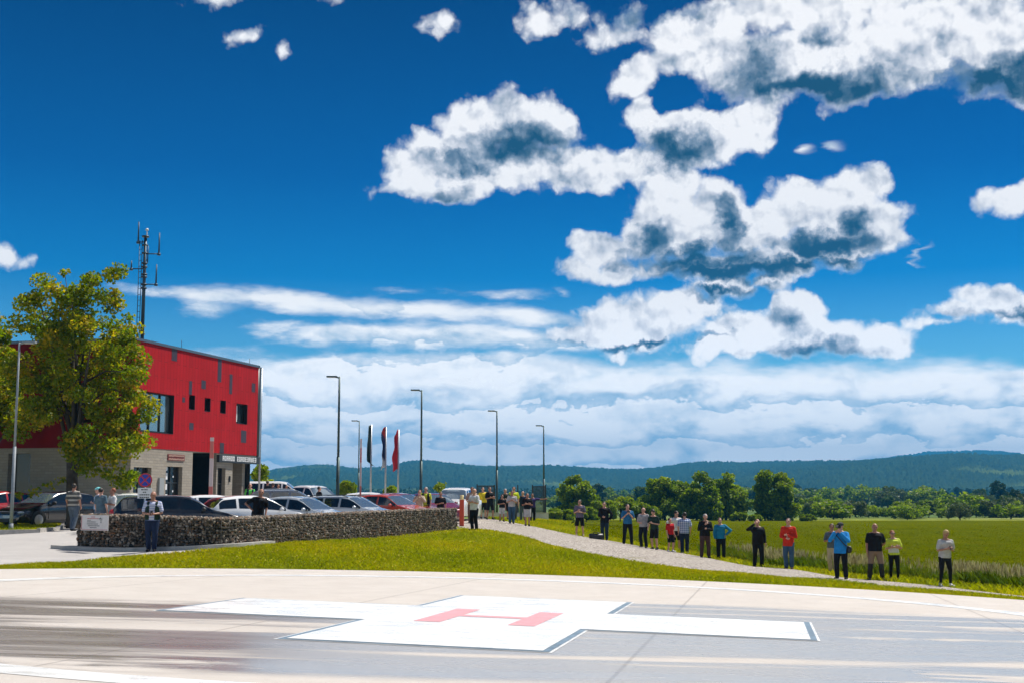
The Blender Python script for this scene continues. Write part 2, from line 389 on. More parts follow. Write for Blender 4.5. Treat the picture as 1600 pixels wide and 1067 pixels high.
# ------------------------------------------------------------------ ground materials
def _wpos(t): return t.n('ShaderNodeNewGeometry').outputs['Position']
def m_ground(t, bs):
    p = _wpos(t)
    a = t.noise(p, 0.6, 6, 0.65); b = t.noise(p, 9.0, 5, 0.7); c = t.noise(p, 0.010, 4, 0.6); y = t.sep(p)[1]
    near = t.mix(t.map(a, 0.35, 0.65), (0.20, 0.23, 0.003), (0.36, 0.33, 0.006))
    near = t.mix(t.map(b, 0.45, 0.75, 0.0, 0.7), near, (0.20, 0.19, 0.03))
    far = t.ramp(t.map(c, 0.3, 0.7), [(0.0, (0.05, 0.10, 0.02)), (0.45, (0.10, 0.17, 0.03)), (0.6, (0.20, 0.24, 0.08)), (0.7, (0.07, 0.13, 0.025)), (1.0, (0.13, 0.2, 0.05))])
    far = t.mix(t.map(t.noise(p, 0.12, 5, 0.6), 0.4, 0.7, 0.0, 0.5), far, (0.035, 0.07, 0.012))
    t.put(bs.inputs['Base Color'], t.mix(t.map(y, 150.0, 260.0), near, far))
    bp = t.n('ShaderNodeBump'); bp.inputs['Strength'].default_value = 0.6; bp.inputs['Distance'].default_value = 0.06
    t.put(bp.inputs['Height'], b); t.put(bs.inputs['Normal'], bp.outputs[0])
M_GROUND = pbr('meadow grass', (0.1, 0.15, 0.01), 0.9, spec=0.15, fn=m_ground)
tag(link('ground', terrain_mesh(), M_GROUND), kind='structure')

def m_field(t, bs):
    p = _wpos(t); s = t.vmath('MULTIPLY', p, (0.35, 0.9, 1.0))
    a = t.noise(s, 0.5, 6, 0.65); b = t.noise(t.vmath('MULTIPLY', p, (1.0, 0.5, 1.0)), 6.0, 6, 0.75); y = t.sep(p)[1]
    col = t.mix(t.map(a, 0.35, 0.65), (0.080, 0.100, 0.0), (0.130, 0.135, 0.0))
    col = t.mix(t.map(b, 0.4, 0.72, 0.0, 0.5), col, (0.05, 0.085, 0.004))
    col = t.mix(t.map(t.noise(s, 3.0, 4, 0.6), 0.56, 0.7, 0.0, 0.3), col, (0.15, 0.17, 0.01))
    t.put(bs.inputs['Base Color'], col)
    bp = t.n('ShaderNodeBump'); bp.inputs['Strength'].default_value = 1.0; bp.inputs['Distance'].default_value = 0.15
    t.put(bp.inputs['Height'], b); t.put(bs.inputs['Normal'], bp.outputs[0])
M_FIELD = pbr('young crop', (0.07, 0.12, 0.01), 0.95, spec=0.0, fn=m_field)

def m_asphalt(t, bs):
    p = _wpos(t); a = t.noise(p, 0.5, 5, 0.6); b = t.noise(p, 40.0, 3, 0.6)
    col = t.mix(t.map(a, 0.3, 0.7), (0.40, 0.375, 0.36), (0.50, 0.475, 0.45)); col = t.mix(t.map(b, 0.4, 0.7, 0, 0.4), col, (0.26, 0.25, 0.25))
    crack = t.noise(t.vmath('MULTIPLY', p, (0.3, 1.6, 1)), 0.9, 8, 0.7)
    col = t.mix(t.map(crack, 0.60, 0.66, 0.0, 0.35), col, (0.22, 0.21, 0.20))
    t.put(bs.inputs['Base Color'], col)
M_ASPH = pbr('sun bleached asphalt', (0.4, 0.4, 0.4), 0.8, fn=m_asphalt)
M_LOT = pbr('parking lot asphalt', (0.16, 0.155, 0.15), 0.85, noise=0.25, nscale=3.0)

def m_gravel(t, bs):
    p = _wpos(t)
    vo = t.n('ShaderNodeTexVoronoi'); t.put(vo.inputs['Vector'], p); vo.inputs['Scale'].default_value = 17.0
    r = t.sep(vo.outputs['Color'])[0]
    col = t.ramp(r, [(0.0, (0.16, 0.13, 0.10)), (0.3, (0.48, 0.41, 0.35)), (0.7, (0.72, 0.64, 0.56)), (1.0, (0.86, 0.80, 0.72))])
    col = t.mix(t.map(vo.outputs['Distance'], 0.35, 0.7, 0.0, 0.8), col, (0.10, 0.085, 0.07))
    w = t.noise(p, 0.8, 5, 0.7)
    col = t.mix(t.map(w, 0.58, 0.72, 0.0, 0.7), col, (0.20, 0.20, 0.04))
    t.put(bs.inputs['Base Color'], col)
    bp = t.n('ShaderNodeBump'); bp.inputs['Strength'].default_value = 1.0; bp.inputs['Distance'].default_value = 0.05; bp.invert = True
    t.put(bp.inputs['Height'], vo.outputs['Distance']); t.put(bs.inputs['Normal'], bp.outputs[0])
M_GRAVEL = pbr('pale gravel', (0.4, 0.37, 0.34), 0.9, fn=m_gravel)

# ------------------------------------------------------------------ road, lot, path, field
WALLP = [(W(px, 800, Y).x, Y) for px, Y in [(125, 40.0), (235, 38.9), (345, 38.3), (450, 42.3), (560, 48.0), (640, 52.8), (712, 57.0)]]
ROAD = [G(-500, 900), G(-200, 893), G(-60, 888), G(0, 884.5), G(60, 882), G(120, 878), G(200, 871.5), G(280, 865), G(352, 858)] + \
       [(WALLP[3][0] - 0.6, 43.4), (WALLP[4][0] - 0.6, 48.5), (WALLP[5][0] - 0.6, 53.2), (WALLP[6][0] - 0.3, 58.2), (-1.4, 62), (-2.0, 70), (-3.0, 80), (-4, 112), (-70, 112), (-70, 40)]
sheet('road', ROAD, 0.02, M_ASPH, 0.8)
ISL = [G(-400, 838), G(0, 835), G(60, 832.5), G(88, 829.5), G(97, 824), G(94, 819), G(70, 815), G(0, 812), G(-400, 810)]
sheet('verge', [p for p in ISL], 0.13, M_GROUND, 0.6, skirt=0.2)
PATHU = [(700, 801), (725, 804), (760, 808), (830, 819), (868, 829), (905, 838), (945, 846), (1000, 857), (1060, 865), (1100, 872), (1150, 882), (1200, 889.5), (1260, 896), (1310, 902), (1370, 909), (1420, 912.5), (1475, 916.5), (1540, 924), (1620, 931), (1850, 960), (2200, 1000)]
PATHD = [(2260, 1010), (1880, 970), (1620, 941), (1540, 933), (1475, 925), (1400, 917.5), (1300, 909.5), (1200, 901.5), (1100, 892.5), (1000, 880), (900, 862), (850, 850), (800, 838), (750, 829), (716, 822), (704, 816)]
YU = np.interp([q[0] for q in PATHU], [700, 760, 905, 981, 1070, 1185, 1315, 1477, 1620, 1850, 2200], [78, 73, 63.5, 57.6, 56, 48.6, 42.6, 39.6, 34.5, 29, 22.5])
YD = np.interp([q[0] for q in PATHD], [704, 750, 800, 850, 900, 1000, 1100, 1300, 1475, 1620, 1880, 2260], [62, 56.5, 52, 48.4, 45.2, 41.6, 40, 37, 35.2, 31.5, 27, 20.5])
PATH = [(W(px, py, Y).x, Y) for (px, py), Y in zip(PATHU, YU)] + [(W(px, py, Y).x, Y) for (px, py), Y in zip(PATHD, YD)]
sheet('gravel_path', PATH, 0.035, M_GRAVEL, 0.5)
FIELD = [(W(px, 0, Y).x, Y) for px, Y in [(868, 190), (872, 140), (880, 100), (890, 78), (930, 68), (985, 61.5), (1075, 59), (1190, 51.5), (1320, 46.5), (1480, 43.5), (1640, 38), (2200, 36), (2400, 190), (1600, 192), (1200, 191)]]
sheet('field', FIELD, 0.03, M_FIELD, 1.6)

# ------------------------------------------------------------------ helipad
TH = -0.192; CX, CY = -0.2766, 19.524
def m_pad(t, bs):
    p = _wpos(t); x, y, z = t.sep(p)[:3]
    s = t.vmath('MULTIPLY', p, (0.16, 0.80, 0.0))
    wob = t.vmath('ADD', s, t.vmath('SCALE', t.noise(t.vmath('MULTIPLY', p, (0.35, 0.9, 1)), 0.8, 3, 0.6, color=True), scale=0.5))
    n = t.noise(wob, 0.85, 7, 0.62)
    # where the water stands: a broad band across the near half of the pad
    band = t.math('MULTIPLY', t.map(y, 21.3, 19.9, 0.0, 1.0, True), t.map(y, 11.7, 12.3, 0.0, 1.0, True))
    band2 = t.math('MULTIPLY', t.map(t.math('ADD', y, t.math('MULTIPLY', x, 0.28)), 25.2, 24.2, 0.0, 1.0, True), t.map(x, 1.2, 1.6, 0.0, 1.0, True))
    band = t.math('MAXIMUM', band, t.math('MULTIPLY', band2, t.map(y, 11.7, 12.3, 0.0, 1.0, True)))
    st = t.noise(t.vmath('ADD', t.vmath('MULTIPLY', p, (0.09, 0.9, 0.0)), (3.0, 1.0, 0.0)), 0.9, 5, 0.55)   # drying streaks
    wet = t.math('MULTIPLY', t.math('MULTIPLY', t.map(n, 0.34, 0.42, 0.0, 1.0, True), band), t.map(st, 0.54, 0.64, 1.0, 0.10, True))
    joint = t.math('MINIMUM', t.math('ABSOLUTE', t.math('SUBTRACT', t.math('MODULO', t.math('ADD', t.math('MULTIPLY_ADD', x, 0.982, t.math('MULTIPLY', y, -0.191)), 53.5), 5.2), 0.05)), 10.0)
    jl = t.map(joint, 0.012, 0.03, 1.0, 0.0)
    fine = t.noise(p, 55.0, 3, 0.6); mid = t.noise(p, 1.3, 6, 0.65)
    dry = t.mix(t.map(mid, 0.3, 0.7), (0.50, 0.455, 0.41), (0.58, 0.535, 0.49)); dry = t.mix(t.map(fine, 0.4, 0.75, 0, 0.2), dry, (0.42, 0.38, 0.34))
    left = t.map(x, -1.6, -3.4, 0.0, 1.0, True)
    wc = t.mix(left, (0.38, 0.37, 0.36), (0.20, 0.165, 0.14))  # wet colour, browner at left: the building's reflection painted in
    wc = t.mix(t.map(t.noise(wob, 2.2, 5, 0.6), 0.35, 0.65, 0.0, 0.5), wc, (0.42, 0.39, 0.36))
    col = t.mix(wet, dry, wc); col = t.mix(t.math('MULTIPLY', jl, 0.42), col, (0.16, 0.14, 0.13))
    t.put(bs.inputs['Base Color'], col)
    t.put(bs.inputs['Roughness'], t.math('ADD', t.map(wet, 0.0, 1.0, 0.72, 0.20), t.map(n, 0.4, 0.62, 0.0, 0.14)))
    t.put(bs.inputs['Specular IOR Level'], t.map(wet, 0.0, 1.0, 0.3, 0.42))
    bp = t.n('ShaderNodeBump'); t.put(bp.inputs['Strength'], t.map(wet, 0.0, 1.0, 0.25, 0.02)); bp.inputs['Distance'].default_value = 0.01
    t.put(bp.inputs['Height'], fine); t.put(bs.inputs['Normal'], bp.outputs[0])
M_PAD = pbr('wet and dry concrete', (0.6, 0.55, 0.5), 0.7, fn=m_pad)
circ = [(PADC[0] + PADR * math.cos(2 * math.pi * k / 160), PADC[1] + PADR * math.sin(2 * math.pi * k / 160)) for k in range(160)]
zp = lambda x, y: 0.2 - 0.0285 * x - 0.0153 * y
sheet('helipad', circ, 0.0, M_PAD, 40, zf=zp, skirt=0.7)
def flat(name, poly, off, mat, mod=None):
    me = bpy.data.meshes.new(name); me.from_pydata([(x, y, zp(x, y) + off) for x, y in poly], [], [tuple(range(len(poly)))]); me.update()
    if me.polygons[0].normal.z < 0: me.flip_normals()
    return tag(link(name, me, mat), kind='structure')
def loc(a, b): return (CX + a * math.cos(TH) - b * math.sin(TH), CY + a * math.sin(TH) + b * math.cos(TH))
def m_paint(t, bs):
    p = _wpos(t); n = t.noise(t.vmath('MULTIPLY', p, (0.5, 1.4, 1)), 2.2, 8, 0.7); d = t.noise(p, 30.0, 4, 0.7)
    col = t.mix(t.map(n, 0.55, 0.78, 0.0, 0.35), (0.78, 0.78, 0.765), (0.60, 0.57, 0.52)); col = t.mix(t.map(d, 0.6, 0.8, 0, 0.25), col, (0.5, 0.46, 0.42))
    t.put(bs.inputs['Base Color'], col); t.put(bs.inputs['Roughness'], t.map(n, 0.4, 0.6, 0.22, 0.5))
M_WHITE = pbr('white pad paint', (0.8, 0.8, 0.79), 0.35, fn=m_paint)
M_RED = pbr('faded red paint', (0.76, 0.36, 0.37), 0.4, noise=0.12, nscale=4.0)
M_BLUE = pbr('blue grey outline paint', (0.16, 0.23, 0.29), 0.4, noise=0.3, nscale=3.0)
def cross(w, e):
    h = w / 2 + e; H3 = 1.5 * w + e
    return [loc(a, b) for a, b in [(-H3, h), (-H3, -h), (-h, -h), (-h, -H3), (h, -H3), (h, -h), (H3, -h), (H3, h), (h, h), (h, H3), (-h, H3), (-h, h)]]
flat('pad_cross_border', cross(3.05, 0.12), 0.004, M_WHITE)
flat('pad_cross_outline', cross(3.05, 0.085), 0.008, M_BLUE)
flat('pad_cross', cross(3.05, 0.0), 0.012, M_WHITE)
HC = (0.02, -0.15)
def hpoly():
    w, h, b, c = 0.86, 1.32, 0.38, 0.15
    return [loc(HC[0] + a, HC[1] + d) for a, d in [(-w, -h), (-w + b, -h), (-w + b, -c), (w - b, -c), (w - b, -h), (w, -h), (w, h), (w - b, h), (w - b, c), (-w + b, c), (-w + b, h), (-w, h)]]
flat('pad_letter', hpoly(), 0.016, M_RED)
def ringm(name, c, r0, r1, off, mat):
    n = 160; V = []; 
    for k in range(n):
        a = 2 * math.pi * k / n
        for r in (r0, r1): x = c[0] + r * math.cos(a); y = c[1] + r * math.sin(a); V.append((x, y, zp(x, y) + off))
    Fc = [(2 * k, 2 * k + 1, (2 * k + 3) % (2 * n), (2 * k + 2) % (2 * n)) for k in range(n)]
    me = bpy.data.meshes.new(name); me.from_pydata(V, [], Fc); me.update(); return tag(link(name, me, mat), kind='structure')
ringm('pad_ring', (-0.5, 21.1), 9.85, 10.35, 0.004, M_WHITE)

# ------------------------------------------------------------------ hills
RIDGE = [(-900, 742), (-200, 742), (200, 745), (400, 741), (440, 733), (480, 727), (510, 725), (560, 731), (600, 728), (640, 720), (665, 718), (700, 724), (750, 731), (800, 732), (860, 729), (900, 731), (950, 733), (1000, 733), (1040, 728), (1080, 721), (1120, 719), (1160, 721), (1200, 719), (1290, 719), (1330, 722), (1400, 722), (1500, 722), (1600, 722), (2300, 720)]
RIDGE2 = [(-900, 775), (950, 772), (1040, 757), (1120, 748), (1200, 740), (1260, 731), (1330, 723), (1400, 719), (1450, 717), (1500, 713), (1560, 712), (1600, 709), (1750, 706), (2300, 712)]
RIDGE3 = [(-900, 770), (1200, 760), (1330, 723), (1370, 717), (1410, 711), (1440, 705), (1480, 705), (1520, 703.5), (1560, 706), (1590, 712), (1640, 718), (2300, 760)]
def hill_mesh(ridge, D, depth, foot, seed, nx=1300, ny=110, rough=3.6):
    rng = np.random.default_rng(seed)
    px = np.linspace(-500, 2100, nx); top = np.interp(px, [r[0] for r in ridge], [r[1] for r in ridge])
    k = np.hanning(25); k /= k.sum(); top = np.convolve(np.pad(top, 12, mode='edge'), k, 'valid')
    t = np.linspace(0, 1.35, ny); Xs = []; Zs = []; Ys = []
    rz = CAMZ + (HZ - top) * D / FPX
    fz = CAMZ + (HZ - foot) * (D - depth) / FPX
    lat = np.arange(nx)
    ph = rng.uniform(0, 6.28, 8); fr = rng.uniform(0.006, 0.045, 8)
    V = np.empty((ny, nx, 3))
    for i, tt in enumerate(t):
        Y = D - depth + depth * tt
        s = math.sin(min(tt, 1) * math.pi / 2) ** 1.25 if tt <= 1 else 1 - (tt - 1) * 1.6
        und = sum(np.sin(lat * f + p + tt * 3 * (j % 3 - 1)) for j, (f, p) in enumerate(zip(fr, ph))) * 0.075 * math.sin(min(tt, 1) * math.pi)
        z = fz + (rz - fz) * np.clip(s + und, 0, 1.05)
        V[i, :, 0] = (px - 800) / FPX * Y; V[i, :, 1] = Y; V[i, :, 2] = z
    cell = rng.random((ny, nx)) ** 2 * rough * 2 + (rng.random((ny // 4 + 1, nx // 4 + 1)).repeat(4, 0).repeat(4, 1)[:ny, :nx]) * rough * 0.5
    V[:, :, 2] += cell * np.minimum(1, t[:, None] * 3) - rough * 1.9
    V[:, :, 0] += rng.uniform(-0.5, 0.5, (ny, nx)) * 2.0
    n, m = ny, nx; i, j = np.meshgrid(np.arange(n - 1), np.arange(m - 1), indexing='ij'); a = (i * m + j).ravel()
    return np_mesh('hills', V.reshape(-1, 3), np.stack([a, a + 1, a + m + 1, a + m], -1))
def m_forest(t, bs):
    p = _wpos(t); a = t.noise(p, 0.004, 5, 0.6); b = t.noise(p, 0.07, 4, 0.75)
    col = t.mix(t.map(a, 0.35, 0.65), (0.008, 0.024, 0.010), (0.020, 0.045, 0.014)); col = t.mix(t.map(b, 0.4, 0.72, 0, 0.8), col, (0.045, 0.085, 0.025))
    col = t.mix(t.map(t.noise(p, 0.03, 3, 0.6), 0.55, 0.7, 0, 0.6), col, (0.008, 0.02, 0.010))
    col = t.mix(t.math('MULTIPLY', t.map(t.noise(p, 0.0035, 4, 0.55), 0.60, 0.66, 0.0, 0.75), t.map(t.sep(p)[2], 120.0, 40.0)), col, (0.10, 0.15, 0.03))
    t.put(bs.inputs['Base Color'], col)
M_FOREST = pbr('hillside forest', (0.03, 0.06, 0.015), 0.95, spec=0.05, fn=m_forest)
tag(link('hills', hill_mesh(RIDGE, 3300, 1500, 768, 1), M_FOREST), kind='structure')
tag(link('hills', hill_mesh(RIDGE2, 2700, 1100, 772, 2), M_FOREST), kind='structure')
tag(link('hills', hill_mesh(RIDGE3, 6000, 2200, 760, 3, 900, 50, 5.0), M_FOREST), kind='structure')
# ------------------------------------------------------------------ materials for things
M_DARKMET = pbr('dark anthracite metal', (0.045, 0.05, 0.055), 0.45, 0.3, noise=0.15, nscale=2.0)
M_LAMPG = pbr('matt grey pole', (0.24, 0.27, 0.30), 0.6, 0.0, noise=0.12)
M_GALV = pbr('galvanised steel', (0.42, 0.44, 0.46), 0.4, 0.8, noise=0.15, nscale=6.0)
M_POLE = pbr('dark green pole paint', (0.05, 0.085, 0.085), 0.45, 0.4, noise=0.2, nscale=3.0)
M_BLACK = pbr('black plastic', (0.012, 0.012, 0.013), 0.45)
M_WHITEP = pbr('white panel', (0.78, 0.78, 0.77), 0.4, noise=0.05)
M_CONC = pbr('kerb concrete', (0.42, 0.40, 0.37), 0.85, noise=0.2, nscale=5.0)
M_GLASS = pbr('window glass', (0.02, 0.03, 0.035), 0.03, 0.0, 0.9)
M_REFGL = pbr('pale reflecting glass', (0.35, 0.42, 0.44), 0.04, 0.75)

def m_redpanel(t, bs):
    p = t.n('ShaderNodeTexCoord').outputs['Object']
    br = t.n('ShaderNodeTexBrick'); x, y, z = t.sep(p)[:3]; t.put(br.inputs['Vector'], t.comb(z, x, 0.0))
    br.inputs['Scale'].default_value = 1.0; br.inputs['Brick Width'].default_value = 1.45; br.inputs['Row Height'].default_value = 0.30; br.inputs['Mortar Size'].default_value = 0.012
    br.inputs['Color1'].default_value = (0.40, 0.010, 0.014, 1); br.inputs['Color2'].default_value = (0.48, 0.014, 0.020, 1); br.inputs['Mortar'].default_value = (0.14, 0.006, 0.008, 1)
    n = t.noise(p, 0.8, 5, 0.6)
    t.put(bs.inputs['Base Color'], t.mix(t.map(n, 0.35, 0.7, 0.0, 0.6), br.outputs[0], (0.30, 0.010, 0.012)))
    bp = t.n('ShaderNodeBump'); bp.inputs['Strength'].default_value = 0.5; bp.inputs['Distance'].default_value = 0.02; bp.invert = True
    t.put(bp.inputs['Height'], br.outputs['Fac']); t.put(bs.inputs['Normal'], bp.outputs[0])
M_REDP = pbr('red fibre cement panels', (0.5, 0.02, 0.025), 0.6, spec=0.12, fn=m_redpanel)
def m_brick(t, bs):
    p = t.n('ShaderNodeTexCoord').outputs['Object']; x, y, z = t.sep(p)[:3]
    br = t.n('ShaderNodeTexBrick'); t.put(br.inputs['Vector'], t.comb(t.math('ADD', x, y), z, 0.0))
    br.inputs['Scale'].default_value = 1.0; br.inputs['Brick Width'].default_value = 0.40; br.inputs['Row Height'].default_value = 0.13; br.inputs['Mortar Size'].default_value = 0.012
    br.inputs['Color1'].default_value = (0.31, 0.27, 0.21, 1); br.inputs['Color2'].default_value = (0.38, 0.335, 0.27, 1); br.inputs['Mortar'].default_value = (0.26, 0.235, 0.20, 1)
    t.put(bs.inputs['Base Color'], t.mix(t.map(t.noise(p, 0.9, 6, 0.65), 0.35, 0.7, 0, 0.35), br.outputs[0], (0.22, 0.19, 0.155)))
    bp = t.n('ShaderNodeBump'); bp.inputs['Strength'].default_value = 0.6; bp.inputs['Distance'].default_value = 0.015; bp.invert = True
    t.put(bp.inputs['Height'], br.outputs['Fac']); t.put(bs.inputs['Normal'], bp.outputs[0])
M_BRICK = pbr('pale split faced brick', (0.5, 0.46, 0.41), 0.85, fn=m_brick)

# ------------------------------------------------------------------ red building
# local frame: +x runs along the long facade away from the camera, -y is outwards (to the right)
PA = Vector((W(205, 700, 57.5).x, 57.5, 0)); PB = Vector((W(401, 700, 70.0).x, 70.0, 0))
_d = (PB - PA); BL = _d.length; BANG = math.atan2(_d.y, _d.x)
BZ = 0.75
bld = empty('fire_station', (PA.x, PA.y, BZ), BANG)
tag(bld, 'two storey building with red panelled upper floor over pale brick, behind the parked cars', 'building')
def onfac(px):
    """metres along the facade from its near corner for a photo column"""
    k = (px - 800) / FPX; d = _d.normalized()
    return (k * PA.y - PA.x) / (d.x - k * d.y)
def facz(px, py): 
    Y = PA.y + onfac(px) * _d.normalized().y
    return CAMZ + (HZ - py) * Y / FPX - BZ
ZU0 = 3.9 - BZ; ZU1 = 8.72 - BZ; BD = 26.0
# openings of the upper long facade: (x0, x1, z0, z1)
UW = [(onfac(219), onfac(271), facz(245, 676), facz(245, 614)), (onfac(294.5), onfac(303.5), facz(299, 640), facz(299, 617.5)), (onfac(319), onfac(328), facz(323, 643), facz(323, 622)),
      (onfac(343.5), onfac(352), facz(348, 646), facz(348, 626)), (onfac(369), onfac(386), facz(378, 662.5), facz(378, 631.5))]
def wall_with_holes(mb, x0, x1, z0, z1, holes, y, th, m=0):
    """vertical wall in the x-z plane, outer face at y, thickness inwards (+y), built of boxes butted round its openings"""
    xs = sorted({x0, x1, *[h[0] for h in holes], *[h[1] for h in holes]})
    for a, b in zip(xs[:-1], xs[1:]):
        hs = sorted([(h[2], h[3]) for h in holes if h[0] < (a + b) / 2 < h[1]])
        z = z0
        for p, q in hs:
            if p > z: mb.box(((a + b) / 2, y + th / 2, (z + p) / 2), (b - a, th, p - z), m=m)
            z = q
        if z1 > z: mb.box(((a + b) / 2, y + th / 2, (z + z1) / 2), (b - a, th, z1 - z), m=m)
mb = MB()
wall_with_holes(mb, 0, BL, ZU0, ZU1, UW, 0, 0.35)
# near face (x = 0 plane) runs to +y; back faces
mb.box((0.175, BD / 2, (ZU0 + ZU1) / 2), (0.35, BD - 0.7, ZU1 - ZU0))
mb.box((BL / 2, BD - 0.175, (ZU0 + ZU1) / 2), (BL, 0.35, ZU1 - ZU0)); mb.box((BL - 0.175, BD / 2, (ZU0 + ZU1) / 2), (0.35, BD - 0.7, ZU1 - ZU0))
mb.build('upper_wall', M_REDP, bld)
mb = MB(); mb.box((BL / 2, BD / 2, ZU0 + 0.15), (BL - 0.72, BD - 0.72, 0.28)); mb.build('soffit', M_CONC, bld)
mb = MB(); mb.box((BL / 2, BD / 2, ZU1 - 0.25), (BL - 0.72, BD - 0.72, 0.2)); mb.build('roof', M_DARKMET, bld)
mb = MB()
for c, d in [((BL / 2 + 0.02, 0.12, ZU1 + 0.05), (BL + 0.1, 0.36, 0.12)), ((0.12, BD / 2 + 0.2, ZU1 + 0.05), (0.36, BD - 0.2, 0.12)), ((BL - 0.08, BD / 2 + 0.2, ZU1 + 0.05), (0.3, BD - 0.2, 0.12)), ((BL / 2, BD + 0.1, ZU1 + 0.05), (BL, 0.3, 0.12))]: mb.box(c, d)
mb.build('parapet_cap', pbr('zinc coping', (0.13, 0.16, 0.19), 0.4, 0.5), bld)
# rounded metal corner with downpipe
mb = MB()
mb.tube([(BL + 0.12, 0.10, ZU0 - 0.1), (BL + 0.12, 0.10, ZU1 + 0.05)], 0.13, 12); mb.build('corner_trim', M_DARKMET, bld)
mb = MB(); mb.box((BL + 0.34, 0.08, (ZU0 + ZU1) / 2), (0.16, 0.2, ZU1 - ZU0 + 0.1)); mb.tube([(BL + 0.47, 0.02, -0.4), (BL + 0.47, 0.02, ZU1)], 0.055, 10)
mb.build('downpipe', M_GALV, bld)
# dark panels let into the red cladding
M_GREYP = pbr('slate grey panels', (0.045, 0.028, 0.042), 0.5, noise=0.15)
for px0, px1, py0, py1 in [(265, 273.5, 564, 545), (338, 344, 597, 563), (357, 361.5, 616, 585), (313, 320, 608, 594.5), (294, 298.5, 617, 595.5), (392, 397.5, 613, 599), (377, 385.5, 692, 673), (344.5, 351, 708, 692), (296, 302.5, 672, 661), (284, 288, 629, 621)]:
    pm = (px0 + px1) / 2; a, b = onfac(px0), onfac(px1); z0, z1 = facz(pm, py0), facz(pm, py1)
    if py1 in (545, 563): z1 = ZU1 - 0.01
    m = MB(); m.box(((a + b) / 2, -0.001, (z0 + z1) / 2), (b - a, 0.012, z1 - z0)); m.build('cladding_panel', M_GREYP, bld)
M_CURT = pbr('white blind', (0.62, 0.66, 0.66), 0.7)
for i, (a, b, z0, z1) in enumerate(UW):
    fr = MB(); t = 0.07
    for c, d in [(((a + b) / 2, 0.22, z0 + t / 2), (b - a, 0.1, t)), (((a + b) / 2, 0.22, z1 - t / 2), (b - a, 0.1, t)), ((a + t / 2, 0.22, (z0 + z1) / 2), (t, 0.1, z1 - z0 - 2 * t)), ((b - t / 2, 0.22, (z0 + z1) / 2), (t, 0.1, z1 - z0 - 2 * t))]: fr.box(c, d)
    if i == 0:
        for q in (0.36, 0.68): fr.box((a + (b - a) * q, 0.22, (z0 + z1) / 2), (0.07, 0.1, z1 - z0 - 2 * t))
    if i == 4: fr.box(((a + b) / 2, 0.22, (z0 + z1) / 2), (0.06, 0.1, z1 - z0 - 2 * t))
    w = fr.build('window', M_BLACK, bld)
    g = MB(); g.box(((a + b) / 2, 0.235, (z0 + z1) / 2), (b - a - 2 * t - 0.004, 0.02, z1 - z0 - 2 * t - 0.004)); g.build('pane', M_REFGL if i == 0 else M_GLASS, w)
    lin = MB()
    for c, d in [(((a + b) / 2, 0.08, z0 - 0.0), (b - a, 0.18, 0.02)), ((b + 0.0, 0.08, (z0 + z1) / 2), (0.02, 0.18, z1 - z0))]: lin.box(c, d)
    lin.build('reveal', M_BLACK, w)
    if i == 4:
        g = MB(); g.box((a + (b - a) * 0.28, 0.22, (z0 + z1) / 2), ((b - a) * 0.3, 0.012, (z1 - z0) * 0.8)); g.build('blind', M_CURT, w)
# ground floor: brick front set on the facade line, openings
def lz(px, py): return facz(px, py)
GW = [(onfac(212.5), onfac(240), -0.5, lz(226, 730)), (onfac(262.5), onfac(288), -0.5, lz(275, 729)), (onfac(303.5), onfac(341), -0.5, ZU0 - 0.002), (onfac(343), onfac(355), -0.5, lz(349, 731)), (onfac(366), onfac(402), -0.5, lz(384, 723))]
GY = 0.02
mb = MB(); wall_with_holes(mb, 0.03, BL - 0.1, -0.9, ZU0, GW, GY, 0.33); mb.build('lower_wall', M_BRICK, bld)
LF = [(5.4, 7.2), (3.2, 3.9)]   # openings of the near face, along +y
def yfac(px):
    n = Vector((-_d.normalized().y, _d.normalized().x, 0)); k = (px - 800) / FPX
    return (k * PA.y - PA.x) / (n.x - k * n.y)
mb = MB(); y0 = 0.35
NH = [(yfac(50), yfac(15))]
ys = [y0] + [v for h in NH for v in h] + [BD - 0.3]
for a, b in [(y0, NH[0][0]), (NH[0][1], BD - 0.3)]:
    mb.box((0.2, (a + b) / 2, (ZU0 - 0.9) / 2), (0.33, b - a, ZU0 + 0.9))
mb.box((0.2, (NH[0][0] + NH[0][1]) / 2, ZU0 - 0.12), (0.33, NH[0][1] - NH[0][0], 0.24))
mb.box((BL - 0.3, BD / 2, (ZU0 - 0.9) / 2), (0.33, BD - 1.2, ZU0 + 0.9))
mb.build('side_wall', M_BRICK, bld)
M_DOORD = pbr('dark glazed door', (0.012, 0.015, 0.017), 0.15, spec=0.7)
g = MB(); g.box((0.40, (NH[0][0] + NH[0][1]) / 2, (ZU0 - 1.1) / 2), (0.05, NH[0][1] - NH[0][0], ZU0 + 0.62)); dd = g.build('door', M_DOORD, bld)
h = MB(); h.box((0.36, NH[0][0] + 1.1, 0.7), (0.03, 0.04, 0.5)); h.build('handle', M_GALV, dd)
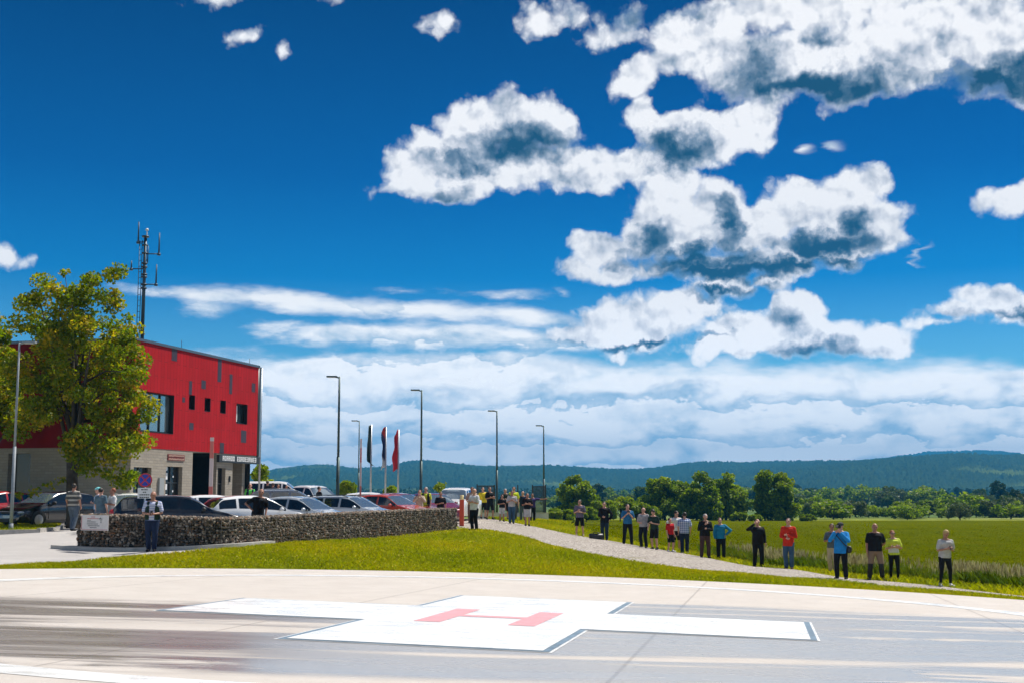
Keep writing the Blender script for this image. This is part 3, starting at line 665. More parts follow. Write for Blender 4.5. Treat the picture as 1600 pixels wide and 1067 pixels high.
for i, (a, b, z0, z1) in enumerate(GW):
    dp = {2: 2.2, 4: 1.9}.get(i, 0.26)
    g = MB(); g.box(((a + b) / 2, dp + 0.03, (z0 + z1) / 2), (b - a + (0.0), 0.05, z1 - z0 - 0.01))
    if i in (2, 4):
        g.box((a - 0.0, (dp + 0.36) / 2, (z0 + z1) / 2), (0.04, dp - 0.36, z1 - z0)); g.box((b, (dp + 0.36) / 2, (z0 + z1) / 2), (0.04, dp - 0.36, z1 - z0))
    dd = g.build('door' if i in (0, 1, 3) else 'recessed_entrance', M_DOORD, bld)
    fr = MB()
    for q in (0.02, 0.5, 0.98): fr.box((a + (b - a) * q, dp - 0.02, (z0 + z1) / 2), (0.05, 0.05, z1 - z0 - 0.02))
    fr.box(((a + b) / 2, dp - 0.02, 1.6), (b - a, 0.045, 0.05)); fr.build('frame', M_DARKMET, dd)
    if i == 1:
        for k, (u, v, s) in enumerate([(0.1, 2.3, .3), (0.1, 1.9, .34), (0.1, 1.4, .3), (0.12, 0.9, .35), (.55, 1.9, .1), (.55, 1.2, .1)]):
            n = MB(); n.box((a + (b - a) * u + 0.15, 0.20, v), (s, 0.01, s * 0.9)); n.build('notice', M_WHITEP, dd)
# small red sign board above the second door
g = MB(); xm = (onfac(264) + onfac(290)) / 2; w_ = onfac(290) - onfac(264)
for q, zz in enumerate((lz(277, 712.5), lz(277, 717.5))): g.box((xm, -0.002, zz), (w_, 0.04, 0.13))
sg = g.build('sign_board', pbr('sign red', (0.20, 0.03, 0.025), 0.5), bld)
g = MB(); rr = random.Random(3); x = xm - w_ / 2 + 0.1
while x < xm + w_ / 2 - 0.1:
    for zz in (lz(277, 712.5), lz(277, 717.5)): g.box((x, -0.025, zz + rr.uniform(-.01, .01)), (0.05, 0.01, 0.07))
    x += 0.10
g.build('lettering', pbr('sign lettering', (0.55, 0.40, 0.30), 0.5), sg)
# intercom, wall box, canopy with white lettering
g = MB(); g.box((onfac(254), -0.02, lz(254, 763)), (0.42, 0.12, 1.0)); g.build('meter_box', pbr('grey steel box', (0.3, 0.32, 0.32), 0.5), bld)
g = MB(); g.box((onfac(361), -0.01, lz(361, 748)), (0.1, 0.06, 0.3)); g.build('intercom', M_BLACK, bld)
ca, cb = onfac(341), onfac(404); cz0, cz1 = lz(372, 724), lz(372, 712)
g = MB(); g.box(((ca + cb) / 2, -0.05, (cz0 + cz1) / 2), (cb - ca, 0.16, cz1 - cz0 - 0.02)); cn = g.build('canopy', M_DARKMET, bld)
g = MB(); x = ca + 0.42; rr = random.Random(11); zc = (cz0 + cz1) / 2 + 0.02
while x < cb - 0.35:
    k = rr.randrange(5); w_ = 0.17; hh = 0.25
    if abs(x - (ca + (cb - ca) * 0.40)) > 0.12:
        st = [(-1, 0, 0.05, hh), (1, 0, 0.05, hh), (0, 1, w_, 0.05), (0, -1, w_, 0.05), (0, 0, w_, 0.05)]
        for q, (u, v, a_, b_) in enumerate(st):
            if q != k: g.box((x + u * (w_ - .05) / 2, -0.135, zc + v * (hh - .05) / 2), (a_, 0.02 + 0.001 * q, b_))
    x += 0.235
g.build('lettering', M_WHITEP, cn)

# floor slab in front of the recessed entrances is the lot itself.
# ------------------------------------------------------------------ radio mast on the roof
M_MAST = pbr('mast steel', (0.06, 0.09, 0.12), 0.5, 0.5, noise=0.2)
MY = 66.0
mt = empty('radio_mast', W(223, 500, MY)); mt.location.z = ZU1 + BZ - 0.2
tag(mt, 'tall dark radio mast with side antennas on the roof of the red building', 'mast')
def ml(px, py, dy=0.0):
    k = W(px, py, MY + dy); 
    # the mast stands plumb: the lean in the picture is perspective
    return Vector((k.x - mt.location.x, k.y - MY, k.z - mt.location.z))
def mv(off, py): return Vector((off, 0, CAMZ + (HZ - py) * MY / FPX - mt.location.z))
S = MY / FPX
m = MB(); m.tube([(0, 0, 0), mv(0, 440), mv(0, 368)], [0.10, 0.09, 0.08], 10); m.build('pole', M_MAST, mt)
m = MB(); 
for s in (-0.30, -0.16): m.tube([(s, 0, 0.1), mv(s, 372)], 0.02, 6)
zz = 0.3
while zz < mv(0, 374).z: m.tube([(-0.30, 0, zz), (-0.16, 0, zz)], 0.014, 5); zz += 0.3
m.build('ladder', M_MAST, mt)
for py in (366, 380, 393, 409, 415, 427, 431, 443, 449):
    m = MB(); m.tube([mv(0, py + 1.2), mv(0, py - 1.2)], 0.15 if py != 366 else 0.19, 10); m.build('clamp', M_MAST, mt)
for ox, y0, y1 in [(-11.5, 376, 342), (22, 395, 360), (-21, 419, 405), (19, 444, 411)]:
    m = MB(); m.tube([mv(ox * S, y0), mv(ox * S, y1)], [0.045, 0.03], 8); m.tube([mv(0, y0 - 1), mv(ox * S, y0 - 1)], 0.03, 6); m.tube([mv(ox * S, y0 + 1.5), mv(ox * S, y0 - 2)], 0.09, 8); m.build('antenna', M_MAST, mt)
m = MB(); m.tube([mv(4.5 * S, 408), mv(4.5 * S, 381)], 0.03, 6); m.tube([mv(0, 404), mv(4.5 * S, 404)], 0.03, 6); m.build('antenna', M_MAST, mt)
m = MB(); m.tube([mv(2 * S, 368), mv(2 * S, 355)], 0.03, 6); m.tube([mv(2 * S, 356), mv(2 * S, 353)], [0.1, 0.05], 8); m.build('antenna', M_WHITEP, mt)
for (px, yb, yt) in [(286, 541, 528), (393, 570, 560)]:   # lightning rods on the coping
    x = onfac(px); m = MB(); m.tube([(x, 0.2, ZU1 + 0.1), (x, 0.2, ZU1 + 0.1 + (yb - yt) * 0.033)], 0.012, 5); m.build('lightning_rod', M_DARKMET, bld)

# ------------------------------------------------------------------ gabion wall
def smooth_path(pts, step):
    out = []; n = len(pts)
    for i in range(n - 1):
        p0 = Vector(pts[max(i - 1, 0)]); p1 = Vector(pts[i]); p2 = Vector(pts[i + 1]); p3 = Vector(pts[min(i + 2, n - 1)]); L = (p2 - p1).length; k = max(1, int(L / step))
        for j in range(k):
            t = j / k; out.append(0.5 * ((2 * p1) + (p2 - p0) * t + (2 * p0 - 5 * p1 + 4 * p2 - p3) * t * t + (3 * p1 - p0 - 3 * p2 + p3) * t ** 3))
    out.append(Vector(pts[-1])); return out
WT = {0: 802.5, 1: 805, 2: 808, 3: 804.5, 4: 799.5, 5: 796, 6: 793}
wp3 = [(x, y, CAMZ + (HZ - WT[i]) * y / FPX) for i, (x, y) in enumerate(WALLP)]
WC = smooth_path(wp3, 0.4)
def off_path(c, o):
    r = []
    for i, p in enumerate(c):
        d = (c[min(i + 1, len(c) - 1)] - c[max(i - 1, 0)]); d.z = 0; d.normalize(); nn = Vector((d.y, -d.x, 0)); r.append(p + nn * o)   # right of travel = towards camera / right
    return r
WF = off_path(WC, 0.0); WB = off_path(WC, -0.9)
gab = empty('gabion_wall', (WALLP[0][0], WALLP[0][1], 0.0)); tag(gab, 'long low curved gabion wall of dark broken stone in front of the car park', 'wall')
gl = Vector(gab.location)
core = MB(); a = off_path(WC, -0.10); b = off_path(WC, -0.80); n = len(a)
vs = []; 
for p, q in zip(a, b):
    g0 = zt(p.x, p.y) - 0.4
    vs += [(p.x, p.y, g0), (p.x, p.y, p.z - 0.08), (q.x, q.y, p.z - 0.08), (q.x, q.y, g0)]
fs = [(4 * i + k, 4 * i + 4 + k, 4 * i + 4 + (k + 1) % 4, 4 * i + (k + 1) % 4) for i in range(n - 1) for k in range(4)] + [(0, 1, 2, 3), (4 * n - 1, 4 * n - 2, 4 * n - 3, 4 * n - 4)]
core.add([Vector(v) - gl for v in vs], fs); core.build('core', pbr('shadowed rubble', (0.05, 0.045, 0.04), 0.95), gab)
# stones
ico = bmesh.new(); bmesh.ops.create_icosphere(ico, subdivisions=1, radius=1.0); IV = np.array([v.co[:] for v in ico.verts]); IF = np.array([[v.index for v in f.verts] for f in ico.faces]); ico.free()
rng = np.random.default_rng(5); cs = []; 
def seg_pts(path):
    L = [0]; 
    for i in range(1, len(path)): L.append(L[-1] + (path[i] - path[i - 1]).xy.length)
    return np.array(L)
LW = seg_pts(WF); tot = LW[-1]
PXs = np.array([p.x for p in WF]); PYs = np.array([p.y for p in WF]); PZs = np.array([p.z for p in WF]); BX = np.array([p.x for p in WB]); BY = np.array([p.y for p in WB])
s = 0.0; P = []
while s < tot:
    x = np.interp(s, LW, PXs); y = np.interp(s, LW, PYs); top = np.interp(s, LW, PZs); bx = np.interp(s, LW, BX); by = np.interp(s, LW, BY)
    g = zt(x, y) - 0.12; z = top - 0.05
    while z > g: P.append((x + rng.normal(0, .015), y + rng.normal(0, .015), z + rng.normal(0, .008), 0.045)); z -= rng.uniform(0.055, 0.085)
    for k in range(1, 11): f = (k + rng.uniform(-.3, .3)) / 11; P.append((x + (bx - x) * f, y + (by - y) * f, top - 0.035 + rng.normal(0, 0.006), 0.05))
    s += rng.uniform(0.062, 0.085)
for e in (0, -1):   # end faces
    p, q = WF[e], WB[e]
    for k in range(9):
        z = p.z - 0.05
        while z > zt(p.x, p.y) - 0.1: f = k / 8; P.append((p.x + (q.x - p.x) * f + rng.normal(0, .02), p.y + (q.y - p.y) * f + rng.normal(0, .02), z, 0.066)); z -= 0.1
P = np.array(P); N = len(P)
sc = rng.uniform(0.7, 1.35, (N, 1, 3)) * P[:, None, 3:4]; jit = rng.uniform(0.72, 1.15, (N, len(IV), 1))
ang = rng.uniform(0, 6.28, N); V = IV[None] * sc * jit; ca_, sa_ = np.cos(ang)[:, None], np.sin(ang)[:, None]
V = np.stack([V[..., 0] * ca_ - V[..., 1] * sa_, V[..., 0] * sa_ + V[..., 1] * ca_, V[..., 2]], -1) + P[:, None, :3] - np.array(gl)[None, None]
F_ = IF[None] + (np.arange(N) * len(IV))[:, None, None]
def m_stone(t, bs):
    at = t.n('ShaderNodeAttribute', attribute_name='tone').outputs['Fac']
    col = t.ramp(at, [(0.0, (0.03, 0.024, 0.018)), (0.3, (0.09, 0.07, 0.05)), (0.6, (0.16, 0.125, 0.09)), (0.78, (0.24, 0.12, 0.06)), (0.84, (0.28, 0.235, 0.19)), (1.0, (0.42, 0.36, 0.30))])
    t.put(bs.inputs['Base Color'], col)
M_STONE = pbr('broken gabion stone', (0.2, 0.18, 0.16), 0.9, fn=m_stone)
link('stones', np_mesh('stones', V.reshape(-1, 3), F_.reshape(-1, 3), tone=np.repeat(rng.random(N), len(IV))), M_STONE, gab)
mesh_ = MB(); Fo = off_path(WC, 0.075)
for i in range(0, len(Fo)):
    p = Fo[i]; mesh_.tube([Vector((p.x, p.y, zt(p.x, p.y) - 0.05)) - gl, Vector((p.x, p.y, p.z + 0.02)) - gl], 0.0035, 4)
for k in range(12):
    mesh_.tube([Vector((p.x, p.y, p.z + 0.02 - 0.1 * k)) - gl for p in Fo], 0.0035, 4, cap=False)
mesh_.build('wire_mesh', pbr('dull wire', (0.14, 0.14, 0.13), 0.7), gab)
# kerb slab under the left end of the wall
kb = MB(); ap = off_path(WC[:int(len(WC) * 0.2) + 8], 0.28); bp_ = off_path(WC[:int(len(WC) * 0.2) + 8], -0.1)
ap = [Vector((WALLP[0][0] - 0.9, WALLP[0][1] + 0.1, 0))] + ap; bp_ = [Vector((WALLP[0][0] - 0.9, WALLP[0][1] + 0.4, 0))] + bp_
vs = []
for p, q in zip(ap, bp_): g = zt(p.x, p.y); vs += [(p.x, p.y, g - .1), (p.x, p.y, g + .13), (q.x, q.y, g + .13), (q.x, q.y, g - .1)]
n = len(ap); kb.add(vs, [(4 * i + k, 4 * i + 4 + k, 4 * i + 4 + (k + 1) % 4, 4 * i + (k + 1) % 4) for i in range(n - 1) for k in range(4)] + [(0, 1, 2, 3)])
tag(kb.build('kerb', M_CONC), kind='structure')
kp = [G(-300, 838.5), G(0, 835.5), G(60, 833), G(90, 829.5), G(98, 825.5), G(96, 820), G(88, 817)]
kb = MB()
for (x0, y0), (x1, y1) in zip(kp[:-1], kp[1:]):
    L = math.hypot(x1 - x0, y1 - y0); kb.box(((x0 + x1) / 2, (y0 + y1) / 2, zt((x0 + x1) / 2, (y0 + y1) / 2) + 0.06), (L + 0.02, 0.14, 0.2), rz=math.atan2(y1 - y0, x1 - x0))
tag(kb.build('kerb', M_CONC), kind='structure')

# notice board on the wall's left end
p0 = W(128.5, 826, 39.55); p1 = W(170.5, 827, 38.95)
nb = empty('notice_board', ((p0.x + p1.x) / 2, (p0.y + p1.y) / 2 - 0.10, W(150, 816, 39.2).z), math.atan2(p1.y - p0.y, p1.x - p0.x))
tag(nb, 'white notice with red and black small print on the left end of the gabion wall', 'sign')
g = MB(); wd = (p1 - p0).length; g.box((0, 0, 0), (wd, 0.02, 0.46)); g.build('plate', pbr('weathered white plate', (0.68, 0.64, 0.62), 0.5, noise=0.08), nb)
g = MB(); rr = random.Random(2)
def textline(g, x0, x1, z, h, yy=-0.013):
    x = x0
    while x < x1:
        w = rr.uniform(0.02, 0.075); w = min(w, x1 - x); g.box((x + w / 2, yy, z), (w, 0.004, h)); x += w + 0.012
textline(g, -0.15, 0.02, 0.175, 0.022); textline(g, -0.33, 0.18, 0.125, 0.02); g.box((-wd / 2 + 0.025, -0.013, 0), (0.02, 0.004, 0.40)); g.box((0, -0.013, -0.205), (wd - 0.05, 0.004, 0.012)); g.build('red_print', pbr('red print', (0.5, 0.12, 0.12), 0.5), nb)
g = MB(); textline(g, -0.33, -0.17, 0.075, 0.018); textline(g, -0.33, 0.05, 0.025, 0.02); textline(g, -0.33, 0.16, -0.035, 0.022); textline(g, -0.28, 0.22, -0.09, 0.022); textline(g, -0.2, 0.1, -0.145, 0.02)
g.box((0.27, -0.013, 0.115), (0.14, 0.004, 0.022)); g.box((0.26, -0.0135, 0.14), (0.03, 0.003, 0.04)); g.box((0.22, -0.0135, 0.125), (0.06, 0.003, 0.012)); g.box((0.28, -0.013, 0.06), (0.08, 0.004, 0.02)); g.box((0.28, -0.013, 0.01), (0.05, 0.004, 0.02))
g.build('black_print', pbr('black print', (0.06, 0.07, 0.07), 0.5), nb)

# ------------------------------------------------------------------ no stopping sign
SY = 43.0
gp = W(225, 800, SY); gz = zt(gp.x, gp.y)
ns = empty('no_stopping_sign', (gp.x, gp.y, gz)); tag(ns, 'round blue and red no stopping sign above a white text plate behind the gabion wall', 'sign')
cz = W(225, 749.5, SY).z - gz; pr = 11.0 / FPX * SY
m = MB(); m.tube([(0, 0.05, 0), (0, 0.05, cz + 0.2)], 0.03, 10); m.build('post', M_GALV, ns)
def disc(mb, r, y, z, th=0.012, n=32, m=0): mb.tube([(0, y, z), (0, y + th, z)], r, n, m, smooth=False)
m = MB(); disc(m, pr, 0, cz); di = m.build('disc', pbr('sign red face', (0.50, 0.03, 0.05), 0.4), ns)
m = MB(); disc(m, pr * 0.80, -0.004, cz, 0.004); m.build('blue_field', pbr('sign blue', (0.015, 0.05, 0.42), 0.4), di)
m = MB()
for s, yy in ((1, -0.008), (-1, -0.0085)): 
    q = Matrix.Translation((0, yy, cz)) @ Matrix.Rotation(R(45) * s, 4, 'Y'); m.box((0, 0, 0), (pr * 1.62, 0.004, pr * 0.17), M=q)
m.build('red_cross', MATS['sign red face'], di)
pz0 = W(225, 778, SY).z - gz; pz1 = W(225, 761.5, SY).z - gz
m = MB(); m.box((0, 0.006, (pz0 + pz1) / 2), (pr * 2.0, 0.012, pz1 - pz0)); pl = m.build('plate', M_WHITEP, ns)
m = MB(); 
for k, (a, b) in enumerate([(-.12, .10), (-.06, .05), (-.17, .17), (-.17, .15)]): textline(m, a, b, pz1 - 0.06 - 0.085 * k, 0.035, -0.003)
m.build('black_print', MATS['black print'], pl)

# ------------------------------------------------------------------ lamp posts
def lamp(px, ytop, Y, label, arm=-1.0, h=None, mat=M_POLE, base=0.085):
    zt_ = W(px, ytop, Y); g = zt(zt_.x, Y); H = zt_.z - g
    # plumb pole: x taken where the pole's middle shows
    o = empty('street_lamp', (zt_.x, Y, g)); tag(o, label, 'street lamp', 'lamp posts round the car park')
    m = MB(); m.tube([(0, 0, -0.1), (0, 0, H * 0.45)], [base, base * 0.95], 12); m.tube([(0, 0, H * 0.45), (0, 0, H)], [base * 0.72, base * 0.55], 12); m.build('pole', mat, o)
    m = MB(); m.tube([(0, 0, 0), (0, 0, 0.35)], base * 1.25, 12); m.build('base', mat, o)
    m = MB(); m.tube([(0, 0, H - 0.06), (arm * 0.18, 0, H - 0.02)], 0.035, 8)
    x0, x1 = sorted((arm * 0.12, arm * 0.62)); m.box(((x0 + x1) / 2, 0, H), (x1 - x0, 0.22, 0.07)); hd = m.build('lamp_head', mat, o)
    m = MB(); m.box(((x0 + x1) / 2, 0, H - 0.042), ((x1 - x0) * 0.7, 0.15, 0.012)); m.build('lens', M_WHITEP, hd)
    return o
lamp(30.5, 535, 48, 'tall pale grey street lamp on the grass island at the left edge', 1.0, mat=M_LAMPG, base=0.065)
lamp(530.5, 588, 62, 'nearest and tallest dark street lamp, left of the three flags')
lamp(659, 609, 73, 'dark street lamp just right of the red flag')
lamp(776.5, 641.5, 87, 'dark street lamp rising behind the group at the fence, nearer of the two')
lamp(849.5, 664.5, 100, 'smallest dark street lamp, at the right end of the fence')
lamp(561.5, 657, 103, 'thin distant street lamp close to the raised barrier boom', base=0.07)

# ------------------------------------------------------------------ flags
M_FLAG = {'g': pbr('dark green flag cloth', (0.02, 0.05, 0.055), 0.8, noise=0.3), 'r': pbr('red flag cloth', (0.50, 0.02, 0.035), 0.8, noise=0.15)}
def m_tri(t, bs):
    p = t.n('ShaderNodeTexCoord').outputs['Object']; x = t.sep(p)[0]; z = t.sep(p)[2]
    v = t.math('ADD', z, t.math('MULTIPLY', x, 1.5))
    t.put(bs.inputs['Base Color'], t.ramp(t.map(v, 3.0, 5.9), [(0.0, (0.55, 0.56, 0.6)), (0.14, (0.55, 0.56, 0.6)), (0.2, (0.02, 0.035, 0.11)), (0.66, (0.02, 0.035, 0.11)), (0.7, (0.33, 0.02, 0.025)), (1.0, (0.33, 0.02, 0.025))]))
M_FLAG['t'] = pbr('striped flag cloth', (0.02, 0.03, 0.1), 0.8, fn=m_tri)
FY = 84.0
for (px, ytop, ybot, wpx, k, lab, ps) in [(580.5, 664, 729, 5.5, 'g', 'limp dark green flag on its pole, leftmost of three', 0), (603.3, 668, 732, 7, 't', 'limp flag in red, dark blue and white hanging from the middle pole', 1), (623, 672, 734, 9, 'r', 'limp red flag on its pole, rightmost of three', 2)]:
    tp = W(px, ytop, FY); g = zt(tp.x, FY); H = tp.z - g
    o = empty('flag_pole', (tp.x, FY, g)); tag(o, lab, 'flag', 'flags in front of the hills')
    m = MB(); m.tube([(0, 0, -0.1), (0, 0, H + 0.05)], [0.07, 0.045], 10); m.build('pole', M_GALV, o)
    z1 = H; z0 = W(px, ybot, FY).z - g; wv = wpx / FPX * FY; nz, nx = 28, 7; V = []
    for i in range(nz):
        f = i / (nz - 1); w = wv * (0.72 + 0.22 * math.sin(f * 5 + ps * 2) + 0.10 * math.sin(f * 13))
        if k == 'g': w = wv * (0.7 + 0.2 * math.sin(f * 3))
        for j in range(nx):
            s = j / (nx - 1); V.append((-0.05 - w * s if k != 'g' or f < 0.86 else -0.05 - w * s + (f - 0.86) * 5.5 * s * 0.6, 0.12 * math.sin(s * 7 + f * 5 + ps) * (0.3 + s), z1 + (z0 - z1) * f + 0.22 * s * (1 - f) * -1 + 0.10 * math.sin(s * 3 + ps)))
    Fq = [(i * nx + j, i * nx + j + 1, (i + 1) * nx + j + 1, (i + 1) * nx + j) for i in range(nz - 1) for j in range(nx - 1)]
    me = np_mesh('flag', V, Fq, True); fo = link('flag', me, M_FLAG[k], o); sd = fo.modifiers.new('thick', 'SOLIDIFY'); sd.thickness = 0.02

# ------------------------------------------------------------------ barriers
def m_boom(t, bs):
    z = t.sep(t.n('ShaderNodeTexCoord').outputs['Object'])[2]
    st = t.math('GREATER_THAN', t.math('FRACT', t.math('MULTIPLY', z, 0.55)), 0.62)
    t.put(bs.inputs['Base Color'], t.mix(st, (0.66, 0.52, 0.50), (0.60, 0.16, 0.13)))
M_BOOM = pbr('red and white boom', (0.7, 0.4, 0.4), 0.45, fn=m_boom)
M_ORANGE = pbr('orange red barrier housing', (0.62, 0.07, 0.02), 0.4, noise=0.08)
def barrier(px, ytop, Y, lab, r=0.05):
    tp = W(px, ytop, Y); g = zt(tp.x, Y); H = tp.z - g
    o = empty('barrier', (tp.x, Y, g)); tag(o, lab, 'barrier', 'raised car park barriers')
    m = MB(); m.box((0.0, 0.12, 0.5), (0.32, 0.28, 1.0)); m.build('housing', M_ORANGE, o)
    m = MB(); m.box((0, -0.06, (H + 0.8) / 2), (r * 2, 0.04, H - 0.8)); m.build('boom', M_BOOM, o)
barrier(332, 683, 52.0, 'upright pink and white barrier boom before the dark entrance of the red building', 0.075)
barrier(564.5, 685, 62.0, 'raised thin pink and white barrier boom left of the flags', 0.04)
tp = W(721.5, 803, 62.0); o = empty('barrier_post', (tp.x, 62.0, zt(tp.x, 62.0))); tag(o, 'orange red barrier housing standing just beyond the right end of the gabion wall', 'barrier')
m = MB(); hz = W(721, 780, 62).z - o.location.z; m.box((0, 0, hz / 2), (0.21, 0.3, hz)); m.build('housing', M_ORANGE, o)
m = MB(); m.box((0, 0, hz + 0.02), (0.25, 0.34, 0.045)); m.tube([(0, 0, hz), (0, 0, hz + 0.22)], [0.07, 0.1], 12); m.build('lamp', pbr('amber lamp', (0.9, 0.75, 0.4), 0.15), o)
m = MB(); m.tube([(-0.1, -0.08, hz - 0.35), (-0.75, -0.15, hz - 0.62)], 0.03, 8); m.build('arm_stub', M_GALV, o)

# ------------------------------------------------------------------ fence on a low wall
FNY = 85.0
fx0, fx1 = W(745, 800, FNY).x, W(857, 800, FNY).x
lw = empty('low_wall', ((fx0 + fx1) / 2, FNY, W(800, 812, FNY).z)); tag(lw, 'low whitewashed wall carrying the dark fence behind the standing group', 'wall')
m = MB(); hh = W(800, 801, FNY).z - W(800, 812, FNY).z; m.box((0, 0, hh / 2 - 0.2), (fx1 - fx0, 0.3, hh + 0.4)); m.build('wall', pbr('whitewashed render', (0.60, 0.62, 0.60), 0.8, noise=0.12, nscale=1.5), lw)
m = MB(); m.box((0, 0, hh + 0.02), (fx1 - fx0 + 0.06, 0.36, 0.04)); m.build('coping', M_CONC, lw)
fn = empty('fence', (0, FNY, W(800, 801, FNY).z + 0.04)); tag(fn, 'dark slatted metal fence in two stretches on the low white wall', 'fence')
def panel(x0, x1, h, dens):
    m = MB(); x = x0
    while x < x1: m.box((x, 0, h / 2), (0.035, 0.05, h)); x += dens
    m.box(((x0 + x1) / 2, 0.045, h - 0.06), (x1 - x0, 0.03, 0.05)); m.box(((x0 + x1) / 2, 0.045, 0.1), (x1 - x0, 0.03, 0.05)); m.build('slat_panel', M_DARKMET, fn)
def fX(px): return W(px, 780, FNY).x
panel(fX(746), fX(772), 1.78, 0.062); panel(fX(832), fX(852), 1.74, 0.055); panel(fX(796), fX(830), 1.0, 0.10)
for px, h in [(745.5, 1.85), (772.5, 1.8), (809, 1.8), (832, 1.8), (852.5, 1.8)]:
    m = MB(); m.box((fX(px), 0, h / 2), (0.08, 0.08, h)); m.build('post', M_DARKMET, fn)
# ------------------------------------------------------------------ cars
# profile of a car: x from the nose (0) to the tail (1), heights in metres
def lerp_table(tab, x): return float(np.interp(x, [t[0] for t in tab], [t[1] for t in tab]))
CARK = {
 'hatch':  dict(L=4.15, Wd=1.78, top=[(0,.52),(.015,.66),(.06,.76),(.26,.96),(.285,1.0),(.40,1.32),(.46,1.44),(.56,1.49),(.70,1.48),(.84,1.41),(.87,1.38),(.945,1.05),(.965,.94),(.985,.80),(1,.55)],
                belt=[(0,.50),(.015,.62),(.06,.72),(.26,.90),(.5,.93),(.75,.97),(.95,.96),(.985,.78),(1,.52)], ws=(.285,.445), rg=(.855,.945), sg=(.30,.90), pil=[.56,.735], wh=(.19,.80)),
 'estate': dict(L=4.65, Wd=1.82, top=[(0,.52),(.012,.66),(.05,.76),(.24,.97),(.26,1.0),(.36,1.31),(.42,1.44),(.52,1.49),(.75,1.48),(.88,1.42),(.905,1.39),(.965,1.05),(.978,.92),(.99,.78),(1,.55)],
                belt=[(0,.50),(.012,.62),(.05,.72),(.24,.91),(.5,.94),(.8,.98),(.965,.97),(.99,.76),(1,.52)], ws=(.26,.41), rg=(.895,.965), sg=(.275,.925), pil=[.50,.67,.81], wh=(.18,.80)),
 'suv':    dict(L=4.45, Wd=1.86, top=[(0,.62),(.012,.80),(.05,.92),(.24,1.10),(.27,1.14),(.37,1.46),(.43,1.60),(.52,1.66),(.76,1.65),(.87,1.58),(.89,1.54),(.955,1.18),(.97,1.05),(.985,.9),(1,.62)],
                belt=[(0,.60),(.012,.76),(.05,.88),(.24,1.04),(.5,1.08),(.8,1.12),(.955,1.10),(.985,.88),(1,.6)], ws=(.27,.42), rg=(.88,.955), sg=(.285,.91), pil=[.52,.71], wh=(.19,.80)),
 'pickup': dict(L=5.0, Wd=1.84, top=[(0,.66),(.01,.86),(.05,.98),(.22,1.10),(.25,1.14),(.335,1.55),(.38,1.70),(.45,1.76),(.60,1.76),(.655,1.72),(.675,1.20),(.69,1.10),(.98,1.09),(.99,1.0),(1,.6)],
                belt=[(0,.64),(.01,.82),(.05,.94),(.22,1.05),(.5,1.08),(.66,1.08),(.98,1.07),(.99,.98),(1,.58)], ws=(.25,.365), rg=(.658,.674), sg=(.265,.645), pil=[.45], wh=(.17,.77)),
 'van':    dict(L=4.9, Wd=1.92, top=[(0,.70),(.01,.95),(.04,1.08),(.15,1.22),(.17,1.26),(.27,1.72),(.32,1.90),(.40,1.96),(.9,1.95),(.965,1.88),(.985,1.1),(.99,1.0),(1,.6)],
                belt=[(0,.68),(.01,.9),(.04,1.02),(.15,1.14),(.5,1.16),(.965,1.16),(.985,1.08),(1,.58)], ws=(.17,.30), rg=(.967,.984), sg=(.19,.94), pil=[.36,.62], wh=(.16,.80)),
}
M_CGLASS = pbr('tinted car glass', (0.012, 0.018, 0.022), 0.02, 0.0, 0.9, coat=0.6)
M_WSCR = pbr('windscreen glass', (0.16, 0.22, 0.27), 0.03, 0.45, 0.9, coat=0.8)  # pale blue sky reflection put partly into the base colour
M_TYRE = pbr('tyre rubber', (0.02, 0.02, 0.02), 0.85)
M_RIM = pbr('alloy rim', (0.5, 0.5, 0.52), 0.3, 0.8)
M_TRIM = pbr('unpainted trim', (0.02, 0.02, 0.022), 0.55)
M_HEADL = pbr('headlight glass', (0.62, 0.66, 0.70), 0.08, 0.35, 0.8, coat=0.8)
M_TAILL = pbr('tail light red', (0.42, 0.012, 0.015), 0.12, coat=0.7)
M_PLATE = pbr('number plate', (0.72, 0.73, 0.70), 0.4)
M_SEAT = pbr('dark interior', (0.02, 0.02, 0.02), 0.8)
def paint(name, col, metal=0.0): return pbr('car paint ' + name, col, 0.22, metal, 0.6, coat=1.0)
PAINTS = {'white': paint('white', (0.82, 0.82, 0.82)), 'black': paint('black', (0.010, 0.011, 0.014)), 'silver': paint('silver', (0.55, 0.58, 0.60), 0.4), 'red': paint('red', (0.40, 0.018, 0.02)),
          'darkgrey': paint('dark grey', (0.16, 0.18, 0.22), 0.5), 'bluegrey': paint('blue grey', (0.14, 0.18, 0.23), 0.5), 'wine': paint('wine red', (0.20, 0.012, 0.02)), 'orange': paint('orange red', (0.50, 0.05, 0.02)), 'beige': paint('pale beige', (0.55, 0.50, 0.42), 0.3)}
